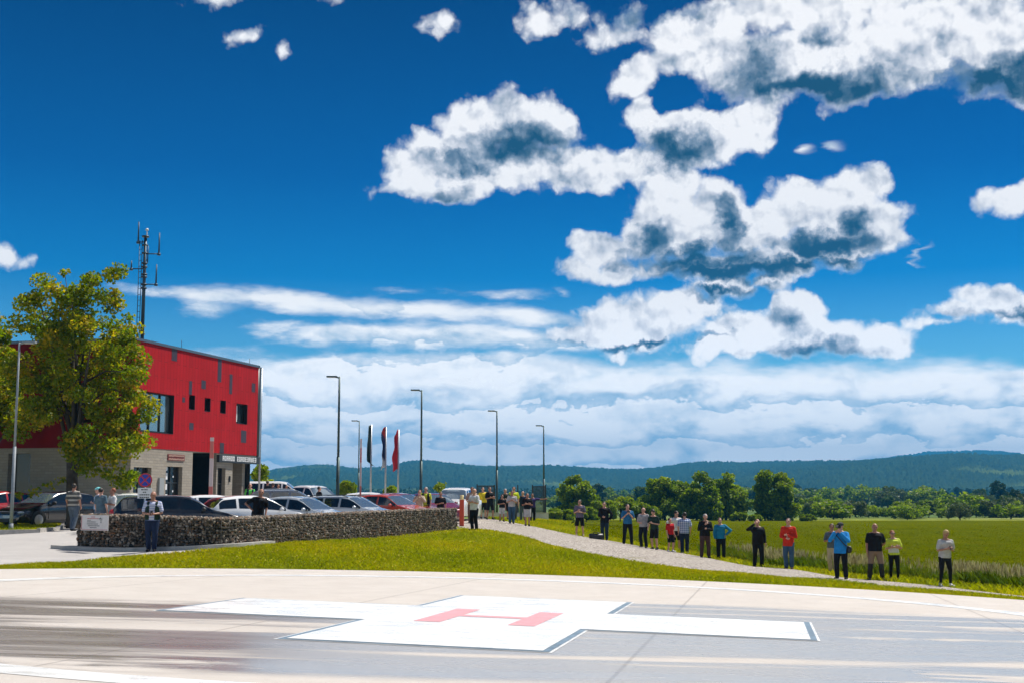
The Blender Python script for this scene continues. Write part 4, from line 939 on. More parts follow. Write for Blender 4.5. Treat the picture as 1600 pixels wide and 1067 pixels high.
def car_meshes(kind):
    k = CARK[kind]; L, Wd = k['L'], k['Wd']
    xs = sorted(set([0, .006, .015, .03, .05, .08, .12, .16, .20, .24, .26, .28] + list(np.linspace(.28, .92, 33).round(3)) + [.93, .94, .95, .96, .97, .98, .99, .995, 1.0] + [k['ws'][0], k['ws'][1], k['rg'][0], k['rg'][1], k['sg'][0], k['sg'][1]] + [p - .011 for p in k['pil']] + [p + .011 for p in k['pil']]))
    rows = []
    for x in xs:
        tz = lerp_table(k['top'], x); bz = min(lerp_table(k['belt'], x), tz - 0.01)
        e = min(x, 1 - x); hw = Wd / 2 * (1 - 0.22 * max(0, 1 - e / 0.12) ** 2.2)      # plan taper at nose and tail
        lo = 0.20 + 0.10 * max(0, 1 - e / 0.05)
        gh = tz - bz; sh = hw - 0.02 - 0.36 * gh if gh > 0.05 else hw - 0.05 - 0.5 * gh
        low = min(bz - 0.05, 0.42); mid = (low + bz) / 2
        pts = [(0, lo), (hw * .8, lo), (hw * .965, lo + .06), (hw * .985, low), (hw, mid), (hw * .99, bz - .05 if bz - .05 > mid else mid + .01), (hw * .965, bz),
               (hw * .965 - 0.10 * (hw * .965 - sh), bz + gh * .10), (sh + 0.02 * min(1, gh), bz + gh * .80), (sh - 0.02, bz + gh * .88), (sh * .86, bz + gh * .955), (sh * .45, bz + gh * .99), (0, tz)]
        rows.append([(x * L, y, z) for y, z in pts])
    nP = len(rows[0]); parts = {'body': MB(), 'windscreen': MB(), 'rear_window': MB(), 'side_window': [MB(), MB()]}
    def cls(i, j):
        xm = (xs[i] + xs[i + 1]) / 2; gh = lerp_table(k['top'], xm) - lerp_table(k['belt'], xm)
        if j == 7 and k['sg'][0] < xm < k['sg'][1] and gh > 0.12 and not any(abs(xm - p) < 0.011 for p in k['pil']): return 'side'
        if j in (9, 10, 11) and k['ws'][0] < xm < k['ws'][1]: return 'windscreen'
        if j in (9, 10, 11) and k['rg'][0] < xm < k['rg'][1]: return 'rear_window'
        return 'body'
    for sgn in (1, -1):
        V = [[Vector((p[0] - L / 2, p[1] * sgn, p[2])) for p in r] for r in rows]
        acc = {}
        for i in range(len(rows) - 1):
            for j in range(nP - 1):
                c = cls(i, j); q = [V[i][j], V[i + 1][j], V[i + 1][j + 1], V[i][j + 1]]
                if sgn < 0: q = q[::-1]
                tgt = parts['side_window'][0 if sgn > 0 else 1] if c == 'side' else parts[c]
                if c == 'body' and j <= 4:   # wheel arches: leave the panel out round the wheels
                    xm = (q[0].x + q[1].x + q[2].x + q[3].x) / 4 + L / 2; zm = sum(v.z for v in q) / 4
                tgt.add(q, [(0, 1, 2, 3)], 0, True)
        if sgn > 0:
            pass
    for r, flip in ((rows[0], False), (rows[-1], True)):
        pts = [Vector((p[0] - L / 2, p[1], p[2])) for p in r] + [Vector((p[0] - L / 2, -p[1], p[2])) for p in reversed(r[1:-1])]
        parts['body'].add(pts, [tuple(range(len(pts)))] if not flip else [tuple(reversed(range(len(pts))))], 0, False)
    out = {}
    def fin(m, nm):
        me = m.mesh(nm); bm = bmesh.new(); bm.from_mesh(me); bmesh.ops.remove_doubles(bm, verts=bm.verts, dist=0.0005)
        for f in bm.faces: f.smooth = True
        for e in bm.edges:
            if len(e.link_faces) == 2 and e.calc_face_angle(0) > R(38): e.smooth = False
        bmesh.ops.recalc_face_normals(bm, faces=bm.faces) if nm == 'body' else None
        bm.to_mesh(me); bm.free(); return me
    out['body'] = fin(parts['body'], 'body'); out['windscreen'] = fin(parts['windscreen'], 'windscreen'); out['rear_window'] = fin(parts['rear_window'], 'rear_window')
    out['side_window'] = [fin(m, 'side_window') for m in parts['side_window']]
    def simple(fn): m = MB(); fn(m); return m.mesh('p')
    hw = Wd / 2; wr = 0.32 if kind in ('hatch', 'estate') else 0.36
    def topz(f): return lerp_table(k['belt'], f)
    ws = []
    for f in k['wh']:
        for s in (1, -1): ws.append((f * L - L / 2, s * (hw - 0.10), wr))
    out['wheels'] = ws; out['wr'] = wr
    def wheel(m, s):
        m.tube([(0, -0.11, 0), (0, -0.09, 0), (0, 0.09, 0), (0, 0.11, 0)], [wr - .03, wr, wr, wr - .03], 28)
    out['tyre'] = simple(lambda m: wheel(m, 1))
    def rim(m):
        m.tube([(0, -0.118, 0), (0, 0.118, 0)], wr * .64, 20)
    def spokes(m):
        for q in range(5):
            M = Matrix.Rotation(R(72 * q), 4, 'Y'); 
            for yy in (-0.122, 0.122): m.box((0, yy, wr * .34), (0.055, 0.012, wr * .5), M=M)
        m.tube([(0, -0.13, 0), (0, 0.13, 0)], wr * .14, 12)
    def rimall(m): 
        m.tube([(0, -0.119, 0), (0, -0.112, 0)], wr * .66, 24); m.tube([(0, 0.112, 0), (0, 0.119, 0)], wr * .66, 24); spokes(m)
    out['rim'] = simple(rimall)
    def arch(m, f, s):
        n = 18; ra = wr + .055; vs = []; x0 = f * L - L / 2
        for i in range(n + 1):
            a = math.pi * i / n
            for r_ in (wr - .02, ra): vs.append((x0 + r_ * math.cos(a), s * (hw + .004), wr + r_ * math.sin(a) * .98))
        vs2 = [(v[0], v[1] - s * 0.12, v[2]) for v in vs]; o = len(vs)
        fs = [(2 * i, 2 * i + 1, 2 * i + 3, 2 * i + 2) for i in range(n)] + [(2 * i + 1, 2 * i + 1 + o, 2 * i + 3 + o, 2 * i + 3) for i in range(n)]
        m.add(vs + vs2, fs)
    out['arch'] = [simple(lambda m, f=f, s=s: arch(m, f, s)) for f in k['wh'] for s in (1, -1)]
    def ellip(m, c, r, n=10, h=6):
        vs = []; 
        for i in range(h + 1):
            for j in range(n): a = math.pi * i / h; b = 2 * math.pi * j / n; vs.append((c[0] + r[0] * math.sin(a) * math.cos(b), c[1] + r[1] * math.sin(a) * math.sin(b), c[2] + r[2] * math.cos(a)))
        m.add(vs, [(i * n + j, i * n + (j + 1) % n, (i + 1) * n + (j + 1) % n, (i + 1) * n + j) for i in range(h) for j in range(n)], 0, True)
    def nose(f, y):   # half-width scale at station f
        e = min(f, 1 - f); return hw * (1 - 0.22 * max(0, 1 - e / 0.12) ** 2.2) * y
    zb0 = topz(.03); zb1 = topz(.965)
    out['headlight'] = [simple(lambda m, s=s: ellip(m, (-L / 2 + .15, s * nose(.035, .80), zb0 - .04), (.15, .17, .07))) for s in (1, -1)]
    out['taillight'] = [simple(lambda m, s=s: ellip(m, (L / 2 - .13, s * nose(.97, .90), zb1 - .10), (.13, .10, .14 if kind != 'hatch' else .12))) for s in (1, -1)]
    out['mirror'] = [simple(lambda m, s=s: (ellip(m, (k['ws'][0] * L - L / 2 + .28, s * (hw + .10), topz(.3) + .08), (.08, .12, .075)), m.tube([(k['ws'][0] * L - L / 2 + .3, s * (hw - .03), topz(.3) + .03), (k['ws'][0] * L - L / 2 + .28, s * (hw + .06), topz(.3) + .06)], .02, 6))) for s in (1, -1)]
    out['plate'] = [simple(lambda m: m.box((-L / 2 - .012, 0, .45), (.02, .52, .11))), simple(lambda m: m.box((L / 2 + .012, 0, .62), (.02, .52, .11)))]
    out['grille'] = simple(lambda m: (m.box((-L / 2 - .003, 0, .30), (.02, hw * 1.1, .13)), m.box((-L / 2 + .01, 0, .60 if kind != 'suv' else .66), (.03, hw * .9, .08))))
    out['sill'] = [simple(lambda m, s=s: m.box((0, s * (hw * .985), .26), (L * .5, .03, .1))) for s in (1, -1)]
    out['handle'] = [simple(lambda m, s=s, f=f: m.box((f * L - L / 2, s * (hw + .0), topz(.5) - .14), (.16, .03, .03))) for f in (.50, .68) for s in (1, -1)]
    def gaps(m, s, f):
            m.box((f * L - L / 2, s * (hw * .99), (topz(.5) + .32) / 2), (.012, .025, topz(.5) - .40))
    out['door_gap'] = [simple(lambda m, s=s, f=f: gaps(m, s, f)) for s in (1, -1) for f in [.31] + k['pil'][:2]]
    rails = [(f, lerp_table(k['top'], f)) for f in np.linspace(k['ws'][1] + .02, k['rg'][0] - .02, 8)]
    out['rail'] = [simple(lambda m, s=s: m.tube([(f * L - L / 2, s * (hw - .02 - .36 * (z - topz(f)) - .07), z - .005 + (.03 if 0 < i < 7 else -.02)) for i, (f, z) in enumerate(rails)], .018, 6)) for s in (1, -1)]
    return out
CACHE = {}
def make_car(kind, color, label, loc, rz, cat='car', rails=False, group='cars parked behind the gabion wall', scale=1.0, low=True):
    if kind not in CACHE: CACHE[kind] = car_meshes(kind)
    c = CACHE[kind]; root = empty({'hatch': 'hatchback_car', 'estate': 'estate_car', 'suv': 'off_road_car', 'pickup': 'pickup_truck', 'van': 'passenger_van'}[kind], loc, rz); root.scale = (scale,) * 3
    tag(root, label, cat, group)
    P = PAINTS[color]
    def put(nm, me, mat, parent=None):
        o = bpy.data.objects.new(nm, me); COL.objects.link(o); o.parent = parent or root
        if not me.materials: me.materials.append(mat)
        o.material_slots[0].link = 'OBJECT'; o.material_slots[0].material = mat; return o
    body = put('body', c['body'], P)
    put('windscreen', c['windscreen'], M_WSCR); put('rear_window', c['rear_window'], M_CGLASS)
    for m in c['side_window']: put('side_window', m, M_CGLASS)
    for m in c['headlight']: put('headlight', m, M_HEADL)
    for m in c['taillight']: put('tail_light', m, M_TAILL)
    for m in c['mirror']: put('wing_mirror', m, P if color != 'black' else M_TRIM)
    if rails:
        for m in c['rail']: put('roof_rail', m, M_TRIM if color in ('white', 'silver') else M_GALV)
    if low:
        for m in c['plate']: put('number_plate', m, M_PLATE)
        put('grille', c['grille'], M_TRIM)
        for m in c['sill']: put('sill', m, M_TRIM)
        for m in c['handle']: put('door_handle', m, P)
        for m in c['door_gap']: put('door_gap', m, M_TRIM, body)
        for m in c['arch']: put('wheel_arch', m, M_TRIM)
        for (x, y, z) in c['wheels']:
            w = put('wheel', c['tyre'], M_TYRE); w.location = (x, y, z); put('rim', c['rim'], M_RIM, w)
    return root
def park(kind, color, label, px, ytop, Y, deg, **kw):
    """px: column of the car's middle, ytop: row of its roof, Y: distance; deg 0 = nose to the left, 180 = nose to the right, 90 = nose to the camera"""
    p = W(px, ytop, Y); k = CARK[kind]; H = max(t[1] for t in k['top']) * kw.get('scale', 1.0)
    g = zt(p.x, Y); 
    return make_car(kind, color, label, (p.x, Y, g + 0.02), R(deg), **kw), p.z - g - H
LOG = []
for a in [
    ('hatch', 'red', 'red hatchback cut by the left edge of the picture, beside the lamp on the island', -14, 765, 55, 60, dict(low=True)),
    ('hatch', 'black', 'black hatchback with white number plate facing the grass island, left of the striped walker', 79, 767, 53.5, 60, dict(low=True)),
    ('hatch', 'silver', 'silver car mostly hidden behind the striped walker', 128, 770, 60, 70, dict(low=True)),
    ('hatch', 'white', 'small white hatchback showing a red tail light, left of the no stopping sign', 206, 772, 50.5, 118, dict(low=True)),
    ('estate', 'black', 'long black car right behind the leaning man at the wall', 279, 776, 45.5, 196, dict(low=False)),
    ('hatch', 'white', 'white car with sloping windscreen between the black car and the man in black', 344, 774, 49.5, 203, dict(low=False)),
    ('hatch', 'white', 'white car whose windscreen shows just right of the man in black', 400, 779, 47, 212, dict(low=False)),
    ('hatch', 'silver', 'silver hatchback with rear light at the wall, below the pickup', 474, 777, 50.5, 158, dict(low=False)),
    ('suv', 'darkgrey', 'dark grey car with roof rails in the second row, behind the silver hatchback', 456, 766, 57.5, 190, dict(rails=True, low=False)),
    ('estate', 'silver', 'silver grey estate car with long side windows left of the orange red hatchback', 545, 768, 56, 158, dict(rails=True, low=False)),
    ('hatch', 'orange', 'orange red hatchback with lit looking tail lights beside the silver grey estate', 612, 772, 60, 150, dict(low=False)),
    ('hatch', 'wine', 'darker red car partly behind the orange red hatchback, below the red flag', 630, 770, 64, 150, dict(low=False)),
    ('hatch', 'wine', 'wine red car behind the couple near the right end of the wall', 677, 771, 66, 118, dict(low=False)),
    ('hatch', 'white', 'white car roof showing behind the silver grey estate, below the flags', 588, 768, 66, 185, dict(low=False)),
    ('van', 'white', 'white van behind the four dark dressed people beside the red building', 428, 752, 88, 180, dict(low=False)),
    ('pickup', 'white', 'white pickup with clear windscreen, left of the nearest tall lamp', 486, 756, 73, 140, dict(low=False)),
    ('pickup', 'white', 'white pickup just left of the orange red barrier housing', 714, 764, 70, 78, dict(low=False)),
]:
    r, d = park(a[0], a[1], a[2], a[3], a[4], a[5], a[6], cat={'pickup': 'pickup', 'van': 'van'}.get(a[0], 'car'), **a[7]); LOG.append((a[3], round(d, 2)))
# ------------------------------------------------------------------ people
def capsule(m, p0, p1, r0, r1, n=10, fl=1.0, ax=None):
    """tapered limb with round ends; fl flattens it across its depth (local y)"""
    p0 = Vector(p0); p1 = Vector(p1); d = (p1 - p0); L = d.length; d.normalize() if L > 1e-6 else None
    if L <= 1e-6: d = Vector((0, 0, 1))
    a = Vector((1, 0, 0)) - d * d.x
    if a.length < 0.15: a = Vector((0, 1, 0)) - d * d.y
    a.normalize(); b = d.cross(a)
    rings = [(p0 - d * r0 * math.cos(t), r0 * math.sin(t)) for t in (0.05, 0.6, 1.1)] + [(p0, r0), (p1, r1)] + [(p1 + d * r1 * math.cos(t), r1 * math.sin(t)) for t in (1.1, 0.6, 0.05)]
    vs = [c + a * (r * math.cos(2 * math.pi * k / n)) + b * (r * math.sin(2 * math.pi * k / n)) * fl for c, r in rings for k in range(n)]
    fs = [(i * n + k, i * n + (k + 1) % n, (i + 1) * n + (k + 1) % n, (i + 1) * n + k) for i in range(len(rings) - 1) for k in range(n)]
    fs += [tuple(reversed(range(n))), tuple((len(rings) - 1) * n + k for k in range(n))]
    m.add(vs, fs, 0, True)
def ellipsoid(m, c, r, n=14, h=9, M=None):
    vs = []
    for i in range(h + 1):
        for j in range(n):
            a = math.pi * (0.02 + 0.96 * i / h); b = 2 * math.pi * j / n; v = Vector((r[0] * math.sin(a) * math.cos(b), r[1] * math.sin(a) * math.sin(b), r[2] * math.cos(a)))
            if M is not None: v = M @ v
            vs.append(v + Vector(c))
    fs = [(i * n + j, (i + 1) * n + j, (i + 1) * n + (j + 1) % n, i * n + (j + 1) % n) for i in range(h) for j in range(n)] + [tuple(range(n)), tuple(h * n + k for k in reversed(range(n)))]
    m.add(vs, fs, 0, True)
_tmp = bpy.data.objects.new('tmp_remesh', bpy.data.meshes.new('tmp')); COL.objects.link(_tmp)
_rm = _tmp.modifiers.new('r', 'REMESH'); _rm.mode = 'VOXEL'; _rm.use_smooth_shade = True
_sm = _tmp.modifiers.new('s', 'SMOOTH'); _sm.factor = 0.5; _sm.iterations = 2
def fuse(m, voxel, smooth=2):
    """melt the collected volumes into one continuous skin"""
    old = _tmp.data; _tmp.data = m.mesh('t'); bpy.data.meshes.remove(old); _rm.voxel_size = voxel; _sm.iterations = smooth; _sm.show_viewport = smooth > 0
    dg = bpy.context.evaluated_depsgraph_get(); dg.update(); me = bpy.data.meshes.new_from_object(_tmp.evaluated_get(dg)); me.materials.clear()
    return me

def cloth(name, col, rough=0.85, noise=0.22): return pbr(name, col, rough, spec=0.2, noise=noise, nscale=7.0, bump=0.3)
SKIN = {'fair': pbr('fair skin', (0.58, 0.31, 0.22), 0.5, noise=0.08, nscale=20.0), 'tan': pbr('tanned skin', (0.42, 0.20, 0.13), 0.5, noise=0.08, nscale=20.0)}
HAIR = {'dark': pbr('dark hair', (0.025, 0.017, 0.012), 0.6), 'brown': pbr('brown hair', (0.09, 0.05, 0.03), 0.6), 'grey': pbr('grey hair', (0.32, 0.31, 0.30), 0.6), 'blond': pbr('blond hair', (0.50, 0.33, 0.13), 0.6), 'red': pbr('reddish hair', (0.28, 0.08, 0.03), 0.6), 'none': None}
C = {k: cloth('cloth ' + k, v) for k, v in {
    'black': (0.012, 0.012, 0.014), 'white': (0.72, 0.71, 0.70), 'grey': (0.36, 0.35, 0.36), 'darkgrey': (0.06, 0.06, 0.065), 'lightgrey': (0.52, 0.50, 0.50), 'lavender': (0.46, 0.46, 0.56), 'violetgrey': (0.15, 0.13, 0.19),
    'navy': (0.015, 0.025, 0.06), 'jeans': (0.05, 0.10, 0.17), 'darkjeans': (0.02, 0.035, 0.06), 'blue': (0.03, 0.16, 0.33), 'brightblue': (0.02, 0.25, 0.62), 'teal': (0.02, 0.22, 0.40), 'red': (0.52, 0.015, 0.02), 'jacketred': (0.62, 0.035, 0.015),
    'yellow': (0.80, 0.62, 0.03), 'hivis': (0.72, 0.85, 0.04), 'lime': (0.62, 0.72, 0.05), 'green': (0.12, 0.55, 0.10), 'beige': (0.36, 0.29, 0.21), 'sand': (0.52, 0.42, 0.32), 'khaki': (0.20, 0.15, 0.11), 'brown': (0.075, 0.04, 0.035), 'darkgreen': (0.02, 0.04, 0.03), 'paleblue': (0.45, 0.55, 0.72), 'steel': (0.10, 0.16, 0.20), 'aqua': (0.20, 0.60, 0.62), 'purple': (0.06, 0.04, 0.16), 'slate': (0.10, 0.13, 0.17)}.items()}
def stripes(name, a, b, sc, th=0.5, axis=2, two=False):
    def fn(t, bs):
        o = t.sep(t.n('ShaderNodeTexCoord').outputs['Object']); v = t.math('GREATER_THAN', t.math('FRACT', t.math('MULTIPLY', o[axis], sc)), th)
        c = t.mix(v, a, b)
        if two:
            v2 = t.math('GREATER_THAN', t.math('FRACT', t.math('MULTIPLY', o[0], sc)), th); c = t.mix(t.math('MULTIPLY', t.math('ADD', v, v2), 0.5), a, b)
        t.put(bs.inputs['Base Color'], c)
    return pbr(name, a, 0.85, spec=0.2, fn=fn)
C['striped'] = stripes('grey striped cloth', (0.10, 0.095, 0.09), (0.46, 0.43, 0.38), 6.0, 0.62)
C['bluestripe'] = stripes('white and blue striped cloth', (0.62, 0.63, 0.74), (0.30, 0.36, 0.66), 15.0, 0.66)
C['check'] = stripes('blue and white check cloth', (0.62, 0.68, 0.80), (0.05, 0.11, 0.32), 13.0, 0.55, two=True)
def m_bib(t, bs):
    z = t.sep(t.n('ShaderNodeTexCoord').outputs['Object'])[2]
    t.put(bs.inputs['Base Color'], t.ramp(t.map(z, 0.9, 1.5), [(0.0, (0.62, 0.72, 0.05)), (0.12, (0.62, 0.72, 0.05)), (0.13, (0.7, 0.7, 0.68)), (0.40, (0.7, 0.7, 0.68)), (0.41, (0.62, 0.72, 0.05))], 'CONSTANT'))
C['limewhite'] = pbr('lime and white running shirt', (0.6, 0.7, 0.05), 0.8, fn=m_bib)
def m_knee(t, bs):
    z = t.sep(t.n('ShaderNodeTexCoord').outputs['Object'])[2]
    t.put(bs.inputs['Base Color'], t.mix(t.math('LESS_THAN', z, 0.52), (0.26, 0.17, 0.11), (0.02, 0.018, 0.018)))
C['worktrousers'] = pbr('work trousers with dark lower legs', (0.26, 0.17, 0.11), 0.85, fn=m_knee)
M_EYE = pbr('eye', (0.02, 0.015, 0.012), 0.2); M_LIP = pbr('lips', (0.32, 0.10, 0.09), 0.5); M_SHADES = pbr('dark lens', (0.01, 0.01, 0.012), 0.05, coat=1.0)

# arm presets: elbow and wrist relative to the shoulder (x outwards, y negative = forwards)
ARM = {'down': ((.045, .02, -.285), (.055, -.04, -.53)), 'relaxed': ((.07, .03, -.28), (.06, -.07, -.51)), 'crossed': ((.065, -.05, -.275), (-.20, -.20, -.215)), 'phone': ((.055, -.03, -.28), (-.11, -.25, -.19)),
       'low_phone': ((.06, -.01, -.285), (-.10, -.22, -.31)), 'camera': ((.09, -.14, -.215), (-.10, -.23, .03)), 'chest': ((.06, -.03, -.28), (-.12, -.20, -.08)), 'hip': ((.22, .09, -.20), (.035, -.02, -.37)), 'pocket': ((.13, .06, -.26), (.06, -.05, -.46)),
       'behind': ((.10, .10, -.26), (-.06, .16, -.44)), 'shade': ((.20, -.10, -.03), (-.02, -.14, .165)), 'head': ((.24, .02, .02), (.02, .05, .22)), 'out': ((.27, -.05, -.02), (.52, -.10, .0)), 'fold': ((.07, -.03, -.28), (-.16, -.21, -.24)), 'up_out': ((.20, .04, -.18), (.04, -.08, -.10)), 'belly': ((.06, -.0, -.285), (-.13, -.20, -.33))}
def hand(m, wrist, fwd, down, side, curl=0.6, grip=False):
    """palm, four fingers with two bends and a thumb from the side of the palm"""
    f = Vector(fwd).normalized(); s = Vector(side); s = (s - f * s.dot(f)).normalized(); p = f.cross(s).normalized()   # p: palm normal
    w = Vector(wrist); k = w + f * 0.085
    for q in (-.026, -.009, .009, .026): capsule(m, w + f * .02 + s * q * .7, k + s * q, .014, .0125, 6)
    cv = 1.0 if not grip else 1.5
    for q, ln in ((-.030, .066), (-.010, .078), (.010, .072), (.030, .056)):
        a = k + s * q; d1 = (f * math.cos(curl * .6) + p * math.sin(curl * .6)); d2 = (f * math.cos(curl * 1.4 * cv) + p * math.sin(curl * 1.4 * cv))
        b = a + d1 * ln * .55; capsule(m, a, b, .0098, .009, 6); capsule(m, b, b + d2 * ln * .5, .009, .0078, 6)
    t0 = w + f * .03 - s * .034; t1 = t0 + (f * .6 - s * .62 + p * .35).normalized() * .04; capsule(m, t0, t1, .0125, .011, 6); capsule(m, t1, t1 + (f * .9 - s * .05 + p * .4).normalized() * .032, .011, .009, 6)
HANDPOS = {}
def person(px, pfeet, Y, H, label, top='tee', tc='black', bot='trousers', bc='black', arms=('down', 'down'), face=0.0, hair='dark', skin='fair', long=False, stance=.10, lean=0.0, head=(0.0, 0.0), shoes='black', build=1.0, cap=None, shades=False, step=0.0, bend=0.0, z=None, group='spectators', vest=None, scarf=None, ponytail=False, twist=0.0):
    """px: column of the feet, pfeet: row of the feet, Y: distance, H: height; face: turn in degrees (0 = to the camera, positive = towards the picture's right)"""
    g = W(px, pfeet, Y); gz = zt(g.x, Y) + 0.02 if z is None else z
    S = H / 1.75; root = empty('person', (g.x, Y, gz), R(face)); root.scale = (S * 1.1, S * 1.1, S)
    tag(root, label, 'person', group)
    jr = random.Random(int(px * 10)); lean += jr.uniform(-2.5, 2.5); face += jr.uniform(-6, 6); head = (head[0] + jr.uniform(-14, 14), head[1] + jr.uniform(-4, 6)); step += jr.choice((-1, 1)) * jr.uniform(.02, .10)
    B = build; lean_m = Matrix.Translation((0, 0, .95)) @ Matrix.Rotation(R(lean), 4, 'Y') @ Matrix.Rotation(R(bend), 4, 'X') @ Matrix.Rotation(R(twist), 4, 'Z') @ Matrix.Translation((0, 0, -.95))
    U = lambda v: lean_m @ Vector(v)       # upper body joints
    hip = {s: Vector((.085 * s * (0.6 + .4 * B), 0, .90)) for s in (1, -1)}
    foot = {1: Vector((stance, -step * .5, .07)), -1: Vector((-stance, step * .5, .07))}
    knee = {s: (hip[s] + foot[s]) / 2 + Vector((0.01 * s, -.035 - abs(step) * .25, .02)) for s in (1, -1)}
    shl = {s: U((.168 * s * (.75 + .25 * B), .0, 1.405)) for s in (1, -1)}
    R3 = lean_m.to_3x3()
    elb, wr = {}, {}
    for s, a in zip((-1, 1), arms):       # first arm listed is the one on the picture's left when facing us
        e, w = ARM[a]; elb[s] = shl[s] + R3 @ Vector((e[0] * s, e[1], e[2])); wr[s] = shl[s] + R3 @ Vector((w[0] * s, w[1], w[2]))
    hc = U((0, -.01, 1.635)); HM = (R3.to_4x4() @ Matrix.Rotation(R(head[0]), 4, 'Z') @ Matrix.Rotation(R(head[1]), 4, 'X')).to_3x3(); HP = lambda v: hc + HM @ Vector(v)
    # ---- body: one skin from head to toe
    m = MB()
    ellipsoid(m, HP((0, .012, .018)), (.074, .094, .098), M=HM); ellipsoid(m, HP((0, -.022, -.045)), (.055, .066, .068), M=HM)
    capsule(m, HP((0, -.088, .005)), HP((0, -.105, -.028)), .011, .015, 6); ellipsoid(m, HP((0, -.062, -.098)), (.024, .020, .018), 8, 5, HM)
    capsule(m, HP((-.035, -.080, .028)), HP((.035, -.080, .028)), .010, .010, 6)
    for s in (1, -1): ellipsoid(m, HP((.077 * s, .005, -.01)), (.011, .020, .032), 8, 5, HM)
    capsule(m, U((0, .012, 1.42)), HP((0, .012, -.06)), .062, .054, 10)
    tw = .135 * B; capsule(m, (-.05, 0, .92), (.05, 0, .92), .098 * B, .098 * B, 12, .8)
    capsule(m, U((0, 0, 1.02)), U((0, -.005, 1.25)), .102 * B, .118 * B, 12, .75); capsule(m, U((-.09, 0, 1.33)), U((.09, 0, 1.33)), .105 * (.6 + .4 * B), .105 * (.6 + .4 * B), 12, .85); capsule(m, (0, 0, .95), U((0, 0, 1.08)), .10 * B, .10 * B, 10, .8)
    for s in (1, -1):
        capsule(m, U((.03 * s, .0, 1.45)), shl[s], .055, .058, 8)
        capsule(m, shl[s], elb[s], .052, .040, 8); capsule(m, elb[s], wr[s], .039, .027, 8)
        f = (wr[s] - elb[s]).normalized(); inward = R3 @ Vector((0, -1, 0)) if arms[0 if s < 0 else 1] in ('down', 'relaxed', 'pocket', 'hip') else R3 @ Vector((0, 0, 1))
        a_ = arms[0 if s < 0 else 1]
        hand(m, wr[s], f, None, -inward if s > 0 else -inward, .55 if a_ in ('down', 'relaxed', 'out') else .85)
        capsule(m, hip[s], knee[s], .083 * (.5 + .5 * B), .056, 8); capsule(m, knee[s], foot[s] + Vector((0, .01, .02)), .054, .036, 8)
        capsule(m, foot[s] + Vector((0, .03, -.03)), foot[s] + Vector((.02 * s, -.13, -.042)), .038, .028, 8, .8)
    body = link('body', fuse(m, .0125), SKIN[skin], root)
    # ---- clothes
    def sleeve(m, s, r0, r1, full):
        capsule(m, shl[s], elb[s] if full else shl[s].lerp(elb[s], .72), .062 * r0, (.054 if full else .068) * r1, 10)
        if full: capsule(m, elb[s], elb[s].lerp(wr[s], .93), .053 * r1, .040 * r1, 10)
    m = MB(); hem = {'tee': .90, 'polo': .91, 'shirt': .86, 'jacket': .80, 'sweater': .88, 'coat': .72}[top]; puff = {'jacket': 1.06, 'coat': 1.08, 'sweater': 1.05, 'shirt': 1.03}.get(top, 1.0)
    capsule(m, U((-.095, 0, 1.335)), U((.095, 0, 1.335)), .122 * (.6 + .4 * B) * puff, .122 * (.6 + .4 * B) * puff, 14, .88)
    capsule(m, U((0, -.004, 1.06)), U((0, -.006, 1.30)), .142 * B * puff, .150 * (.5 + .5 * B) * puff, 16, .80); capsule(m, U((-.035, 0, 1.10)), U((-.035, 0, 1.28)), .13 * B * puff, .14 * puff, 12, .85); capsule(m, U((.035, 0, 1.10)), U((.035, 0, 1.28)), .13 * B * puff, .14 * puff, 12, .85)
    for s in (1, -1):
        capsule(m, U((.052 * s, 0, hem + .0)), U((.045 * s, 0, 1.12)), .124 * B * puff, .120 * B * puff, 12, 1.0)
        capsule(m, U((.035 * s, .005, 1.44)), shl[s] + Vector((-.01 * s, 0, .0)), .060, .062 * puff, 10)
        sleeve(m, s, 1.08 * puff, 1.05 * puff, long)
    me = fuse(m, .0135)
    # open the neck and cut the hem level
    bm = bmesh.new(); bm.from_mesh(me); 
    bmesh.ops.bisect_plane(bm, geom=bm.verts[:] + bm.edges[:] + bm.faces[:], plane_co=U((0, 0, hem)), plane_no=R3 @ Vector((0, 0, -1)), clear_outer=True)
    bm.to_mesh(me); bm.free()
    nm = {'tee': 'shirt', 'polo': 'shirt', 'shirt': 'shirt', 'jacket': 'jacket', 'sweater': 'sweater', 'coat': 'coat'}[top]
    tp = link(nm, me, C[tc], root)
    if vest:
        m = MB()
        for s in (1, -1):
            capsule(m, U((.085 * s, -.01, .98)), U((.095 * s, -.005, 1.36)), .105 * B, .098, 12, 1.25); capsule(m, U((.05 * s, .02, 1.43)), U((.12 * s, .0, 1.42)), .066, .062, 8)
            capsule(m, U((.06 * s, .055, 1.0)), U((.06 * s, .05, 1.35)), .11 * B, .10, 12)
        vm = fuse(m, .015); bm = bmesh.new(); bm.from_mesh(vm)
        fd = R3 @ Vector((0, -1, 0)); kill = [f for f in bm.faces if (lean_m.inverted() @ f.calc_center_median()).y < -.02 and abs((lean_m.inverted() @ f.calc_center_median()).x) < .075]
        bmesh.ops.delete(bm, geom=kill, context='FACES'); bm.to_mesh(vm); bm.free(); link('open_vest', vm, C[vest], root)
    m = MB()
    for s in (1, -1):
        capsule(m, (.045 * s, 0, .985), (.05 * s, 0, .90), .112 * B, .117 * B, 12, .98)
        if bot == 'trousers':
            capsule(m, hip[s], knee[s], .103 * (.4 + .6 * B), .079, 10); capsule(m, knee[s], foot[s] + Vector((0, .012, .035)), .076, .068, 10)
        elif bot == 'leggings':
            capsule(m, hip[s], knee[s], .100 * (.4 + .6 * B), .063, 10); capsule(m, knee[s], foot[s] + Vector((0, .012, .04)), .061, .042, 10)
        else:
            capsule(m, hip[s], knee[s] + Vector((0, 0, .0)), .100 * (.4 + .6 * B), .088, 10)
    bm_me = fuse(m, .0135)
